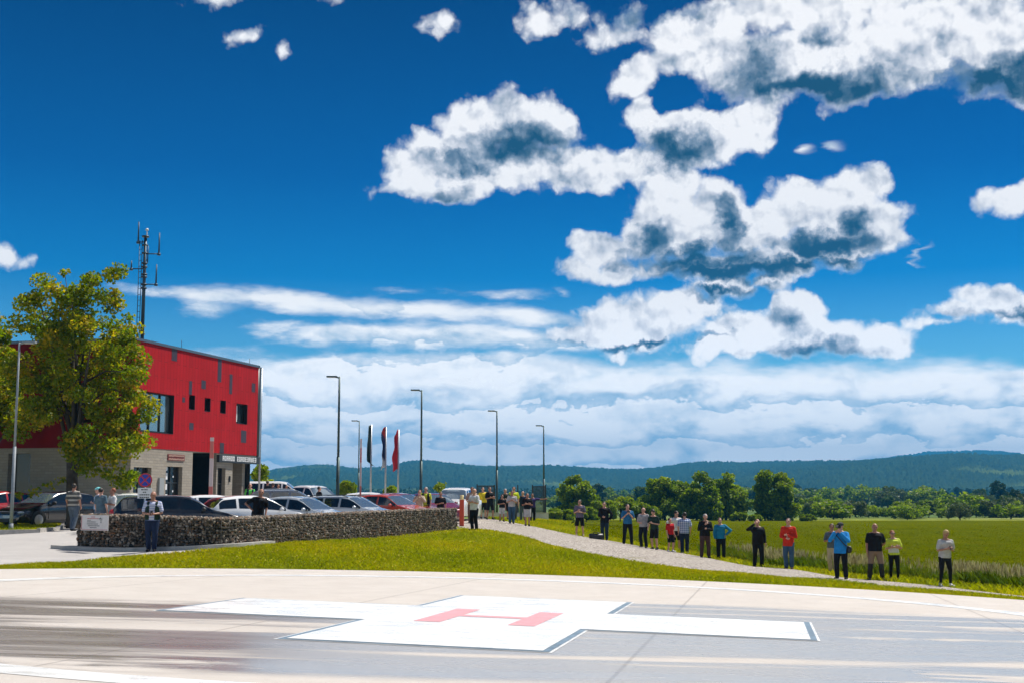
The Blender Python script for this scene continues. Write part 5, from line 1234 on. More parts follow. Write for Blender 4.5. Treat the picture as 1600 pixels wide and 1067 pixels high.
    if bot == 'shorts':
        bm = bmesh.new(); bm.from_mesh(bm_me); bmesh.ops.bisect_plane(bm, geom=bm.verts[:] + bm.edges[:] + bm.faces[:], plane_co=(0, 0, .50), plane_no=(0, 0, -1), clear_outer=True); bm.to_mesh(bm_me); bm.free()
    bt = link('trousers' if bot != 'shorts' else 'shorts', bm_me, C[bc], root)
    for s in (1, -1):
        m = MB(); capsule(m, foot[s] + Vector((0, .035, -.025)), foot[s] + Vector((.022 * s, -.14, -.036)), .050, .038, 10, .9); capsule(m, foot[s] + Vector((0, .02, .03)), foot[s], .048, .048, 8)
        sm = fuse(m, .016, 1); bm = bmesh.new(); bm.from_mesh(sm)
        for v in bm.verts: v.co.z = max(v.co.z, 0.0)
        bm.to_mesh(sm); bm.free(); link('shoe', sm, C[shoes], root)
    # ---- head
    if hair != 'none':
        m = MB(); ellipsoid(m, HP((0, .026, .030)), (.085, .098, .100), M=HM)
        if ponytail: ellipsoid(m, HP((0, .03, .09)), (.05, .05, .035), M=HM); capsule(m, HP((0, .11, .0)), HP((0, .12, -.10)), .035, .02)
        hm = fuse(m, .015); bm = bmesh.new(); bm.from_mesh(hm); inv = HM.inverted(); kill = []
        for f in bm.faces:
            l = inv @ (f.calc_center_median() - hc)
            if (l.y < -.035 and l.z < .052) or (l.y < .03 and l.z < -.005) or l.z < -.07: kill.append(f)
        bmesh.ops.delete(bm, geom=kill, context='FACES'); bm.to_mesh(hm); bm.free(); link('hair', hm, HAIR[hair], root)
    if cap:
        m = MB(); ellipsoid(m, HP((0, .015, .055)), (.090, .105, .075), M=HM); capsule(m, HP((-.03, -.10, .045)), HP((.03, -.10, .045)), .035, .035, 8, .25); link('cap', fuse(m, .014), C[cap], root)
    for s in (1, -1): m = MB(); ellipsoid(m, HP((.030 * s, -.082, .006)), (.013, .008, .008), 8, 5, HM); link('eye', m.mesh('eye'), M_EYE, root)
    m = MB(); ellipsoid(m, HP((0, -.083, -.058)), (.024, .008, .006), 8, 5, HM); link('mouth', m.mesh('mouth'), M_LIP, root)
    if shades:
        m = MB()
        for s in (1, -1): ellipsoid(m, HP((.032 * s, -.096, .008)), (.030, .012, .020), 10, 6, HM); capsule(m, HP((.06 * s, -.08, .012)), HP((.082 * s, .0, .012)), .005, .005, 6)
        capsule(m, HP((-.02, -.10, .014)), HP((.02, -.10, .014)), .005, .005, 6); link('sunglasses', m.mesh('g'), M_SHADES, root)
    root['_w'] = 1; del root['_w']
    Mr = Matrix.Translation(root.location) @ Matrix.Rotation(R(face), 4, 'Z') @ Matrix.Diagonal((S * 1.1, S * 1.1, S, 1))
    return dict(root=root, M=Mr, wr=wr, hc=hc, HM=HM, R3=R3, elb=elb, U=U)
def held(pn, local, name, label, cat, fn, mats, rot=None, group=None):
    """a thing carried by a person, standing on its own in the scene"""
    o = empty(name, pn['M'] @ Vector(local), pn['root'].rotation_euler[2]); tag(o, label, cat, group)
    fn(o); return o
def phone_at(pn, label, tilt=55, dz=.035, up=None):
    c = (pn['wr'][1] + pn['wr'][-1]) / 2 + Vector((0, -.075, dz)) if up is None else Vector(up)
    def fn(o):
        o.rotation_euler = (R(tilt - 90), 0, pn['root'].rotation_euler[2])
        m = MB(); m.box((0, 0, 0), (.075, .010, .15)); b = m.build('case', M_BLACK, o); m = MB(); m.box((0, .0062, 0), (.068, .002, .138)); m.build('screen', M_CGLASS, o)
    return held(pn, c, 'mobile_phone', label, 'phone', fn, None)
def camera_at(pn, label, local, size=1.0, lens=.12):
    def fn(o):
        m = MB(); m.box((0, 0, 0), (.145 * size, .07 * size, .10 * size)); m.box((0, 0, .06 * size), (.06 * size, .06 * size, .03 * size)); m.build('camera_body', M_BLACK, o)
        m = MB(); m.tube([(0, -.03, 0), (0, -.03 - lens, 0)], [.036 * size, .042 * size], 16); l = m.build('lens', M_BLACK, o); m = MB(); m.tube([(0, -.031 - lens, 0), (0, -.034 - lens, 0)], .034 * size, 16); m.build('lens_glass', M_CGLASS, l)
    return held(pn, local, 'photo_camera', label, 'camera', fn, None)

# ---- right-hand row along the gravel path, left to right
P_ = person
a = P_(906, 838.5, 63.5, 1.78, 'person in violet grey T-shirt and black shorts, first on the left along the path', tc='violetgrey', bot='shorts', bc='black', arms=('phone', 'fold'), hair='dark', shades=True, stance=.15, shoes='beige', face=-8)
a = P_(945, 843, 60, 1.77, 'person in black jacket and jeans standing right of the black bag on the path', top='jacket', tc='black', bc='darkjeans', long=True, arms=('belly', 'pocket'), hair='dark', face=-18, stance=.09, build=1.08)
a = P_(981, 851, 57.4, 1.78, 'person in blue T-shirt holding something up to the chin with both hands', tc='blue', bc='black', arms=('chest', 'chest'), hair='dark', face=4, stance=.15, build=1.08, head=(0, 4))
camera_at(a, 'small dark camera held at the chin by the person in the blue T-shirt', a['U']((0, -.24, 1.44)), .8, .05)
a = P_(1006, 856, 56.2, 1.72, 'bald person in pale grey polo shirt and black trousers, turned with one leg forward', top='polo', tc='grey', bc='black', arms=('low_phone', 'relaxed'), hair='none', face=-28, stance=.16, step=.22, build=1.05)
a = P_(1023, 857, 55.6, 1.72, 'person in black shirt and shorts bowing the head over both hands', tc='darkgreen', bot='shorts', bc='black', arms=('phone', 'phone'), hair='dark', face=-35, stance=.12, step=.1, bend=12, head=(0, 30))
phone_at(a, 'phone in the hands of the bowed person in black shorts')
a = P_(1048, 864.5, 55.6, 1.45, 'boy in red T-shirt and black shorts with white shoes', tc='red', bot='shorts', bc='black', arms=('down', 'down'), hair='dark', face=35, stance=.11, shoes='white', build=.9)
a = P_(1057, 862, 57.6, 1.78, 'person in white T-shirt with a hand on the hip behind the boy in red', tc='white', bot='shorts', bc='black', arms=('hip', 'down'), hair='dark', face=15, head=(20, 12), stance=.12)
a = P_(1070, 865.5, 56.3, 1.78, 'person seen from the back in a blue and white checked shirt', top='shirt', tc='check', bc='navy', long=False, arms=('relaxed', 'relaxed'), hair='dark', face=172, stance=.09, build=1.1, shoes='lightgrey')
a = P_(1102, 872, 53.5, 1.80, 'grey haired person in black sweater with hands before the chest, left of the blue sweater', top='sweater', tc='black', bc='brown', long=True, arms=('chest', 'fold'), hair='grey', face=4, stance=.13, build=1.12)
a = P_(1127, 872, 54.0, 1.72, 'person in bright blue sweater with one hand on the hip', top='sweater', tc='teal', bc='black', long=True, arms=('relaxed', 'hip'), hair='brown', face=-10, stance=.10, lean=-4)
a = P_(1185, 887, 49, 1.80, 'person all in black shading the eyes with one hand', top='sweater', tc='black', bc='black', long=True, arms=('shade', 'relaxed'), hair='none', face=8, stance=.12, build=1.15)
a = P_(1233, 889, 46.2, 1.80, 'person in orange red jacket and blue jeans', top='jacket', tc='jacketred', bc='jeans', long=True, arms=('belly', 'fold'), hair='brown', face=-22, stance=.09, shoes='brown', head=(-8, -8))
a = P_(1302, 897, 46.5, 1.76, 'person in dark T-shirt and beige trousers half hidden by the blue jacket', tc='slate', bc='sand', arms=('crossed', 'down'), hair='brown', face=-35, stance=.10, skin='tan')
a = P_(1315, 906, 41.5, 1.80, 'photographer in bright blue jacket raising a black camera to the eyes', top='jacket', tc='brightblue', bc='black', long=True, arms=('camera', 'camera'), hair='none', cap='darkgrey', face=-30, stance=.13, build=1.1, head=(0, 6))
camera_at(a, 'black camera with long lens held to the face of the person in the blue jacket', a['hc'] + Vector((-.02, -.16, .0)), 1.1, .13)
def strapbag(o):
    m = MB(); ellipsoid(m, (0, 0, 0), (.10, .07, .12)); m.build('pouch', M_BLACK, o)
    m = MB(); m.tube([(-.40, -.19, .52), (-.28, -.20, .38), (-.10, -.16, .16), (0.0, -.04, .08)], .017, 6); m.build('strap', M_BLACK, o)
held(a, (.24, -.02, .92), 'shoulder_bag', 'small black shoulder bag hanging across the bright blue jacket', 'bag', strapbag, None)
a = P_(1369, 907, 42, 1.82, 'burly bald person in black T-shirt and two tone work trousers', tc='black', bc='worktrousers', arms=('down', 'behind'), hair='none', face=-6, stance=.17, build=1.2, head=(0, 12), skin='tan')
a = P_(1398, 906.5, 42.5, 1.62, 'person in lime yellow running shirt with folded arms and sunglasses', tc='limewhite', bot='leggings', bc='black', arms=('crossed', 'crossed'), hair='red', shades=True, face=-5, stance=.11, skin='fair')
a = P_(1478, 917, 40, 1.73, 'blond person in pale grey T-shirt and black leggings looking down at the hands', tc='lightgrey', bot='leggings', bc='black', arms=('phone', 'phone'), hair='blond', ponytail=True, face=8, stance=.14, step=.06, bend=8, head=(0, 30), shoes='white', build=1.05, skin='tan')
phone_at(a, 'dark phone held by the blond person in pale grey T-shirt')
# ---- by the barrier and the fence
a = P_(741, 827.5, 54.7, 1.75, 'person in white shirt with folded arms, alone past the wall end', top='shirt', tc='white', bc='black', arms=('crossed', 'crossed'), hair='none', face=-42, stance=.09, build=1.12)
a = P_(737, 815, 66, 1.85, 'person in tan shirt behind the one in white shirt', tc='sand', bc='khaki', arms=('fold', 'fold'), hair='dark', face=-10, skin='tan')
a = P_(755, 810.5, 73, 1.78, 'person in yellow T-shirt and dark shorts, left of the black T-shirt at the lamp', tc='yellow', bot='shorts', bc='black', arms=('down', 'relaxed'), hair='dark', face=20, stance=.11)
a = P_(765.5, 811.5, 72, 1.80, 'person in black T-shirt and shorts with folded arms, left of the lamp pole', tc='black', bot='shorts', bc='black', arms=('crossed', 'crossed'), hair='brown', face=28, stance=.14, skin='tan')
a = P_(784, 814.5, 70.5, 1.45, 'child in dark top and grey shorts right of the lamp pole', tc='black', bot='shorts', bc='lightgrey', arms=('fold', 'down'), hair='brown', face=15, skin='tan')
a = P_(790, 813.5, 73, 1.76, 'person in dark green and yellow top and shorts behind the child', tc='darkgreen', bot='shorts', bc='black', arms=('relaxed', 'fold'), hair='grey', face=8)
a = P_(802, 812, 73.5, 1.92, 'tall person in fluorescent yellow T-shirt behind the grey T-shirt', tc='hivis', bc='darkgrey', arms=('crossed', 'relaxed'), hair='dark', face=0)
a = P_(799.5, 818, 69, 1.75, 'person in grey T-shirt and blue jeans in front of the fluorescent yellow one', tc='lightgrey', bc='jeans', arms=('phone', 'phone'), hair='brown', face=0, stance=.08, skin='tan')
a = P_(817, 812, 74, 1.72, 'bald person in navy top and grey trousers behind the black and grey outfit', tc='navy', bc='slate', arms=('down', 'down'), hair='none', face=-8)
a = P_(824, 820, 68, 1.72, 'person in black T-shirt and light grey shorts with folded arms at the path edge', tc='black', bot='shorts', bc='lightgrey', arms=('crossed', 'crossed'), hair='brown', face=0, stance=.08, skin='tan')
a = P_(832, 813, 75, 1.66, 'person in purple top with an arm stretched out to the right, before the fence', tc='purple', bc='black', arms=('relaxed', 'out'), hair='dark', face=4, skin='tan')
# ---- behind the wall and on the car park
a = P_(655, 812, 62, 1.66, 'person in beige jacket raising both hands to the face behind the wall', top='jacket', tc='sand', bc='khaki', long=True, arms=('camera', 'camera'), hair='red', face=5)
a = P_(664.5, 812, 63.5, 1.80, 'grey capped person in yellow vest beside the beige jacket', tc='lime', bc='black', arms=('down', 'down'), hair='grey', face=0, vest='black')
a = P_(688, 812, 61, 1.62, 'person in black T-shirt right of the yellow vest, behind the wall end', tc='black', bc='black', arms=('fold', 'relaxed'), hair='brown', face=10, skin='tan')
a = P_(402, 836, 42.6, 1.72, 'bald person in black T-shirt with a hand on the hip behind the gabion wall', tc='black', bc='darkgrey', arms=('hip', 'relaxed'), hair='none', face=20, lean=9, build=1.15, skin='tan', head=(-12, 4))
a = P_(389.5, 802, 68, 1.80, 'person in bright green vest and dark clothes in the dark entrance', tc='green', bc='navy', arms=('down', 'down'), hair='none', vest='navy', face=20)
for px, pf, Y, H, l, hr, tcx in [(417.5, 797, 84, 1.88, 'tallest of the four dark dressed people beside the building', 'dark', 'black'), (425.5, 797, 85.5, 1.78, 'second of the four dark dressed people beside the building, in navy', 'brown', 'navy'), (434, 797, 84, 1.68, 'third of the four dark dressed people beside the building, in slate blue', 'dark', 'slate'), (447, 797, 84, 1.64, 'rightmost of the four dark dressed people, nearest the white pickup', 'dark', 'darkgrey')]:
    P_(px, pf, Y, H, l, top='jacket', tc=tcx, bc='black', long=True, arms=('relaxed', 'fold'), hair=hr, face=150 if px < 430 else 30, build=1.1, skin='tan')
a = P_(498, 806, 70, 1.72, 'dark silhouetted person standing against the side of the white pickup', tc='black', bc='black', arms=('down', 'down'), hair='dark', face=120, top='jacket', long=True)
a = P_(113, 830, 48.5, 1.76, 'person walking away in a grey striped T-shirt and dark trousers', tc='striped', bc='slate', arms=('relaxed', 'relaxed'), hair='dark', face=168, stance=.07, step=.12, build=1.2, skin='tan')
a = P_(151, 832, 47.5, 1.66, 'person in pale blue shirt and aqua cap half hidden by the grey blue shirt', tc='paleblue', bc='slate', arms=('fold', 'down'), hair='none', cap='aqua', face=-60)
a = P_(156.5, 832, 46.5, 1.66, 'dark haired person in grey blue shirt behind the notice board', tc='steel', bc='slate', arms=('down', 'down'), hair='dark', face=160, build=1.05)
a = P_(173.5, 832, 46.8, 1.66, 'red haired person in white T-shirt right of the grey blue shirt', tc='white', bc='aqua', arms=('fold', 'fold'), hair='red', face=-50, skin='tan')
a = P_(236.5, 857, 38.15, 1.76, 'bald person in white and blue striped shirt leaning on the gabion wall', top='polo', tc='bluestripe', bc='navy', arms=('low_phone', 'low_phone'), hair='none', vest='darkgreen', face=6, stance=.08, build=1.15, skin='tan')
phone_at(a, 'small phone held by the person leaning on the gabion wall')
# ---- bags
def duffel(o):
    m = MB(); m.tube([(-.26, 0, .14), (-.24, 0, .14), (.24, 0, .14), (.26, 0, .14)], [.10, .145, .145, .10], 14); m.box((0, -.13, .12), (.3, .05, .14)); m.build('bag_body', M_BLACK, o)
    for s in (1, -1): m = MB(); m.tube([(-.12, .06 * s, .26), (-.08, .07 * s, .33), (.08, .07 * s, .33), (.12, .06 * s, .26)], .014, 6); m.build('handle', M_BLACK, o)
bgp = W(931.5, 843, 59.5); o = empty('bag', (bgp.x, 59.5, zt(bgp.x, 59.5) + .02)); tag(o, 'black travel bag on the path edge left of the black jacket', 'bag'); duffel(o); o.scale = (1.25, 1.1, .95)
bpy.data.objects.remove(_tmp)
# ------------------------------------------------------------------ trees, bushes, grass
def m_leaf(c0, c1, c2, trans=0.35):
    def fn(t, bs):
        at = t.n('ShaderNodeAttribute', attribute_name='tone').outputs['Fac']
        col = t.ramp(at, [(0.0, c0), (0.5, c1), (1.0, c2)]); t.put(bs.inputs['Base Color'], col)
        tr = t.n('ShaderNodeBsdfTranslucent'); t.put(tr.inputs[0], t.mix(1.0, col, (1.0, 1.15, 0.4), 'MULTIPLY')); mx = t.n('ShaderNodeMixShader'); mx.inputs[0].default_value = trans
        o = [n for n in t.nt.nodes if n.type == 'OUTPUT_MATERIAL'][0]
        t.nt.links.new(bs.outputs[0], mx.inputs[1]); t.nt.links.new(tr.outputs[0], mx.inputs[2]); t.nt.links.new(mx.outputs[0], o.inputs[0])
    return fn
M_LEAFB = pbr('sycamore leaves', (0.1, 0.14, 0.01), 0.5, spec=0.3, fn=m_leaf((0.05, 0.10, 0.004), (0.21, 0.27, 0.004), (0.76, 0.46, 0.010), 0.60))
M_LEAFG = pbr('tree leaves', (0.06, 0.11, 0.01), 0.55, spec=0.25, fn=m_leaf((0.04, 0.085, 0.003), (0.17, 0.25, 0.006), (0.46, 0.48, 0.012), 0.48))
M_LEAFL = pbr('light hedge leaves', (0.1, 0.17, 0.02), 0.55, spec=0.25, fn=m_leaf((0.08, 0.14, 0.006), (0.23, 0.31, 0.010), (0.46, 0.46, 0.02), 0.42))
M_LEAFM = pbr('mid distant leaves', (0.05, 0.1, 0.01), 0.6, spec=0.15, fn=m_leaf((0.022, 0.050, 0.008), (0.065, 0.115, 0.012), (0.17, 0.21, 0.018), 0.3))
M_LEAFD = pbr('dark distant leaves', (0.03, 0.06, 0.02), 0.7, spec=0.1, fn=m_leaf((0.012, 0.030, 0.010), (0.030, 0.060, 0.018), (0.070, 0.11, 0.025), 0.2))
M_LEAFW = pbr('willow leaves', (0.1, 0.13, 0.07), 0.6, spec=0.2, fn=m_leaf((0.05, 0.075, 0.035), (0.10, 0.13, 0.065), (0.19, 0.22, 0.11), 0.3))
M_BARK = pbr('rough bark', (0.07, 0.055, 0.04), 0.9, noise=0.35, nscale=6.0, bump=0.6)
def leaf_mesh(centers, radii, count, size, seed, spread=1.0, flat=0.75):
    """leaf quads in clumps: centers (n,3), radii (n,) of the clumps"""
    rng = np.random.default_rng(seed); centers = np.asarray(centers, float); radii = np.asarray(radii, float); w = radii ** 2; w /= w.sum()
    k = rng.choice(len(centers), count, p=w); d = rng.normal(size=(count, 3)); d /= np.linalg.norm(d, axis=1)[:, None]; r = rng.random(count) ** 0.45
    P = centers[k] + d * (radii[k] * r)[:, None] * np.array([1, 1, flat])
    a = rng.normal(size=(count, 3)) + d * 0.4; a /= np.linalg.norm(a, axis=1)[:, None]; b = np.cross(a, rng.normal(size=(count, 3))); b /= np.linalg.norm(b, axis=1)[:, None]; c = np.cross(a, b)
    s = size * rng.uniform(0.6, 1.3, count)[:, None]
    V = np.stack([P - b * s * .5, P - c * s * .36 + b * s * .08, P + b * s * .55, P + c * s * .36 + b * s * .08], 1).reshape(-1, 3)
    clump = rng.random(len(centers)); tone = np.clip(0.34 * clump[k] + 0.45 * rng.random(count) + 0.14, 0, 1)
    return V, np.arange(count * 4).reshape(-1, 4), np.repeat(tone, 4)
def branches(m, base, tips, r0, trunk_top, seed, n=8):
    rng = random.Random(seed); base = Vector(base); tt = Vector(trunk_top)
    pts = [base + (tt - base) * f + Vector((rng.uniform(-.1, .1), rng.uniform(-.1, .1), 0)) * (1 if 0 < f < 1 else 0) for f in (0, .12, .35, .6, .8, 1)]
    m.tube(pts, [r0 * 1.35, r0, r0 * .85, r0 * .66, r0 * .45, r0 * .2], n)
    for tip in tips:
        tip = Vector(tip); f = rng.uniform(.25, .85); st = base + (tt - base) * f; mid = st.lerp(tip, .5) + Vector((0, 0, rng.uniform(.0, .35) * (tip - st).length * .4))
        rr = r0 * (1 - f) * .55 + .02; m.tube([st, mid, tip], [rr, rr * .6, rr * .2], 5)
def tree(name, loc, h, crowns, count, leaf, mat, label, cat='tree', group=None, seed=1, trunk=None, clumps=60, cr=0.16, trunk_h=None):
    """crowns: list of (x, y, z, rx, ry, rz) ellipsoids in metres above the foot that the clumps fill"""
    rng = random.Random(seed); root = empty(name, loc); tag(root, label, cat, group)
    cs, rs = [], []; vol = [c[3] * c[4] * c[5] for c in crowns]; tv = sum(vol)
    for c, v in zip(crowns, vol):
        for _ in range(max(3, int(clumps * v / tv))):
            while True:
                d = Vector((rng.gauss(0, 1), rng.gauss(0, 1), rng.gauss(0, 1))).normalized()
                if d.z > -0.75: break
            f = rng.uniform(0.35, 1.0) ** 0.5; cs.append((c[0] + d.x * c[3] * f, c[1] + d.y * c[4] * f, c[2] + d.z * c[5] * f)); rs.append(h * cr * rng.uniform(.45, 1.1))
    V, F_, tn = leaf_mesh(cs, rs, count, leaf, seed)
    link('crown', np_mesh('crown', V, F_, tone=tn), mat, root)
    m = MB(); tips = rng.sample(cs, min(len(cs), 34)); ztop = max(c[2] for c in crowns) + .3
    branches(m, (0, 0, -.2), tips, trunk or h * .028, (crowns[0][0] * .3, 0, ztop * .8), seed); m.build('trunk', M_BARK, root)
    return root
def dup(root, loc, rz, sc, label=None, name=None):
    r = root.copy(); COL.objects.link(r); r.location = loc; r.rotation_euler = (0, 0, rz); r.scale = sc if isinstance(sc, tuple) else (sc,) * 3
    if label: r['label'] = label
    for ch in root.children:
        c = ch.copy(); COL.objects.link(c); c.parent = r
    return r
# -- the sycamore in front of the building, its crown given in photo pixels at its own distance
TY = 52.0; tb = W(117, 790, TY); tz = zt(tb.x, TY); mpp = TY / FPX
def cp(px, py, rx, ry, dy=0.0, ryy=None): 
    p = W(px, py, TY); return (p.x - tb.x, dy, p.z - tz, rx * mpp, (ryy or rx * .9) * mpp, ry * mpp)
CR = [cp(92, 448, 42, 34, .3), cp(150, 470, 45, 50, -.3), cp(168, 440, 26, 24), cp(60, 500, 42, 38, .4), cp(205, 520, 34, 26, -.2), cp(120, 540, 80, 55), cp(205, 570, 42, 45, -.5), cp(50, 575, 50, 50, .5), cp(125, 620, 88, 60), cp(215, 640, 34, 36, -.4), cp(52, 660, 40, 30, .2), cp(165, 690, 62, 40, -.6), cp(178, 735, 42, 22, -.8), cp(225, 690, 22, 16, -.6)]
big = tree('sycamore_tree', (tb.x, TY, tz), 11.0, CR, 34000, .155, M_LEAFB, 'large yellow green tree in front of the red building behind the parked cars', seed=4, trunk=.26, clumps=250, cr=.052)
m = MB(); rr = random.Random(8)   # a low bare branch to the left with a few leaves
low = [(0, 0, 2.0), (-1.0, -.4, 1.6), (-2.0, -.6, 1.35)]
cs = [(-.9, -.4, 1.7), (-1.5, -.5, 1.45), (-2.1, -.6, 1.3), (-.5, -.3, 1.9)]; V, F_, tn = leaf_mesh(cs, [.3, .35, .25, .3], 140, .15, 9); link('low_branch', np_mesh('low', V, F_, tone=tn), M_LEAFB, big)
LY = 56.0; tb2 = W(-28, 790, LY); tz2 = zt(tb2.x, LY); mpp = LY / FPX
def cp2(px, py, rx, ry): p = W(px, py, LY); return (p.x - tb2.x, 0, p.z - tz2, rx * mpp, rx * .9 * mpp, ry * mpp)
tree('sycamore_tree', (tb2.x, LY, tz2), 9.0, [cp2(-25, 540, 45, 50), cp2(-20, 610, 62, 60), cp2(-5, 660, 45, 35), cp2(-60, 650, 40, 40)], 9000, .20, M_LEAFB, 'tree cut off by the left edge of the picture, its crown turning yellow', seed=12, trunk=.2, clumps=80, cr=.075)
# -- trees at the far edge of the field
def tpx(px, pybase, Y, crowns, count, leaf, mat, name, label, seed, trunk=.2, cr=.165, clumps=80, group='trees along the far edge of the field', cat='tree'):
    b = W(px, pybase, Y); mp = Y / FPX; z0 = zt(b.x, Y); h = max((b_[1]) for b_ in [(0, 0)])
    cw = [((c[0] - px) * mp, c[4] if len(c) > 4 else 0.0, CAMZ + (HZ - c[1]) * mp - z0, c[2] * mp, c[2] * .85 * mp, c[3] * mp) for c in crowns]
    H = max(c[2] + c[5] for c in cw)
    return tree(name, (b.x, Y, z0), H, cw, count, leaf, mat, label, cat, group, seed, trunk, clumps, cr)
tpx(902, 812, 185, [(900, 770, 28, 24), (905, 790, 33, 20), (890, 800, 26, 14), (915, 802, 20, 12)], 12000, .42, M_LEAFG, 'broadleaf_tree', 'round dark green tree right of the smallest lamp', 21)
tpx(1040, 812, 188, [(1035, 775, 28, 28), (1022, 790, 24, 20), (1048, 760, 20, 18), (1045, 797, 34, 16)], 12000, .42, M_LEAFG, 'broadleaf_tree', 'left crown of the clump of three trees on the field edge', 22)
tpx(1088, 812, 184, [(1085, 765, 28, 26), (1095, 788, 32, 26), (1070, 795, 28, 18), (1100, 802, 24, 12)], 13000, .42, M_LEAFG, 'broadleaf_tree', 'middle and darkest crown of the clump of three trees', 23)
tpx(1135, 812, 187, [(1128, 766, 20, 26), (1140, 784, 24, 26), (1125, 799, 26, 14)], 11000, .42, M_LEAFL, 'broadleaf_tree', 'right and lightest crown of the clump of three trees', 24)
tpx(1212, 812, 186, [(1208, 766, 27, 28), (1218, 758, 16, 18), (1212, 790, 30, 20), (1210, 802, 26, 12), (1238, 797, 8, 10)], 13000, .42, M_LEAFG, 'broadleaf_tree', 'single upright tree on the field edge right of the clump of three', 25)
tpx(407, 800, 92, [(405, 748, 8, 18), (410, 765, 13, 14)], 2500, .3, M_LEAFG, 'small_tree', 'small green tree peeping out right of the red building', 26, .1, group='young trees on the car park', clumps=30)
tpx(541, 800, 105, [(541, 762, 11, 9), (541, 772, 12, 9)], 2500, .28, M_LEAFL, 'small_tree', 'small bright round tree beside the nearest tall lamp', 27, .08, group='young trees on the car park', clumps=30)
tpx(611, 800, 105, [(611, 768, 8, 7)], 900, .25, M_LEAFL, 'small_tree', 'small sparse young tree below the flags', 28, .06, group='young trees on the car park', clumps=16)
tpx(687, 800, 100, [(687, 765, 8, 9)], 320, .22, M_LEAFL, 'small_tree', 'thin young tree behind the wine red car', 29, .05, group='young trees on the car park', clumps=16)
# -- hedge and bushes on the near side of the field edge
HB = 'bushes along the field edge'
i = 0
HWORD = ['leftmost hedge bush beside the fence', 'hedge bush under the round dark tree, left part', 'hedge bush under the round dark tree, right part', 'light green bush behind the black jacket', 'light green bush rising left of the blue T-shirt', 'light green bush right behind the blue T-shirt', 'light green bush sloping down to the clump of three trees', 'low light bush right of the clump of three trees', 'low light bush left of the single upright tree', 'low yellow green bush right of the single upright tree']
for (px, py, rx, ry, Y), l in zip([(866, 805, 12, 11, 150), (882, 806, 18, 9, 150), (916, 803, 18, 11, 160), (944, 796, 20, 14, 165), (970, 790, 24, 16, 168), (995, 797, 22, 14, 168), (1015, 802, 18, 10, 170), (1155, 806, 12, 7, 175), (1180, 808, 12, 5, 178), (1262, 808, 14, 5, 180)], HWORD):
    i += 1; tpx(px, py + ry, Y, [(px, py, rx, ry), (px + rx * .3, py - ry * .2, rx * .6, ry * .7)], 3200, .34, M_LEAFL, 'bush', l, 40 + i, .08, .22, 34, HB, 'bush')
# -- the plain beyond: individual bushes and trees, copies of five kinds
protos = {}
def proto(kind, mat, crowns, n, leaf, seed, lab, cat='tree', trunk=.15, cr=.18):
    r = tree(kind, (0, 0, 0), 6.0, crowns, n, leaf, mat, lab, cat, None, seed, trunk, 46, cr); protos[kind] = r; return r
kinds = [('distant_tree', M_LEAFM, [(0, 0, 4.4, 2.6, 2.6, 3.0)], 2600, .55, 'tree'), ('distant_bush', M_LEAFG, [(0, 0, 2.0, 3.6, 3.0, 1.9), (1.5, 0, 1.6, 2.4, 2, 1.5)], 2200, .5, 'bush'), ('willow_bush', M_LEAFW, [(0, 0, 2.4, 3.4, 3.0, 2.4)], 2400, .45, 'bush'), ('dark_tree', M_LEAFD, [(0, 0, 4.6, 2.4, 2.4, 3.6)], 2400, .55, 'tree'), ('conifer_tree', M_LEAFD, [(0, 0, 2.0, 1.7, 1.7, 1.2), (0, 0, 4.2, 1.2, 1.2, 1.6), (0, 0, 6.4, .6, .6, 1.4)], 1800, .5, 'tree')]
used = {}
MARKS = [(868, 'right of the fence'), (906, 'over the violet grey T-shirt'), (945, 'over the black jacket'), (981, 'over the blue T-shirt'), (1015, 'over the grey polo shirt'), (1060, 'over the checked shirt'), (1103, 'over the black sweater'), (1127, 'over the blue sweater'), (1160, 'right of the three tree clump'), (1185, 'over the person shading the eyes'), (1233, 'over the orange red jacket'), (1270, 'right of the single tree'), (1315, 'over the photographer'), (1345, 'right of the photographer'), (1369, 'over the burly bald person'), (1398, 'over the lime yellow shirt'), (1425, 'right of the lime yellow shirt'), (1450, 'left of the blond person'), (1478, 'over the blond person'), (1510, 'right of the blond person'), (1545, 'towards the right edge'), (1585, 'at the right edge'), (1680, 'past the right edge')]
def mark(px): return min(MARKS, key=lambda q: abs(q[0] - px))[1]
def place(kind, px, pybase, Y, hpx, wfac, label, rz):
    b = W(px, pybase, Y); z0 = zt(b.x, Y); s = hpx * Y / FPX / {'distant_tree': 7.2, 'distant_bush': 3.9, 'willow_bush': 4.8, 'dark_tree': 8.0, 'conifer_tree': 7.6}[kind]
    z0 = min(z0, b.z) if abs(z0 - b.z) < 3 else z0
    if kind not in used:
        k = [q for q in kinds if q[0] == kind][0]; r = proto(kind, k[1], k[2], k[3], k[4], 60 + len(used), label, k[5]); used[kind] = r; r['group'] = 'trees and bushes dotted over the far plain'
        r.location = (b.x, Y, z0); r.rotation_euler = (0, 0, rz); r.scale = (s * wfac, s * wfac, s); return r
    return dup(used[kind], (b.x, Y, z0), rz, (s * wfac, s * wfac, s), label)
rng_ = random.Random(31)
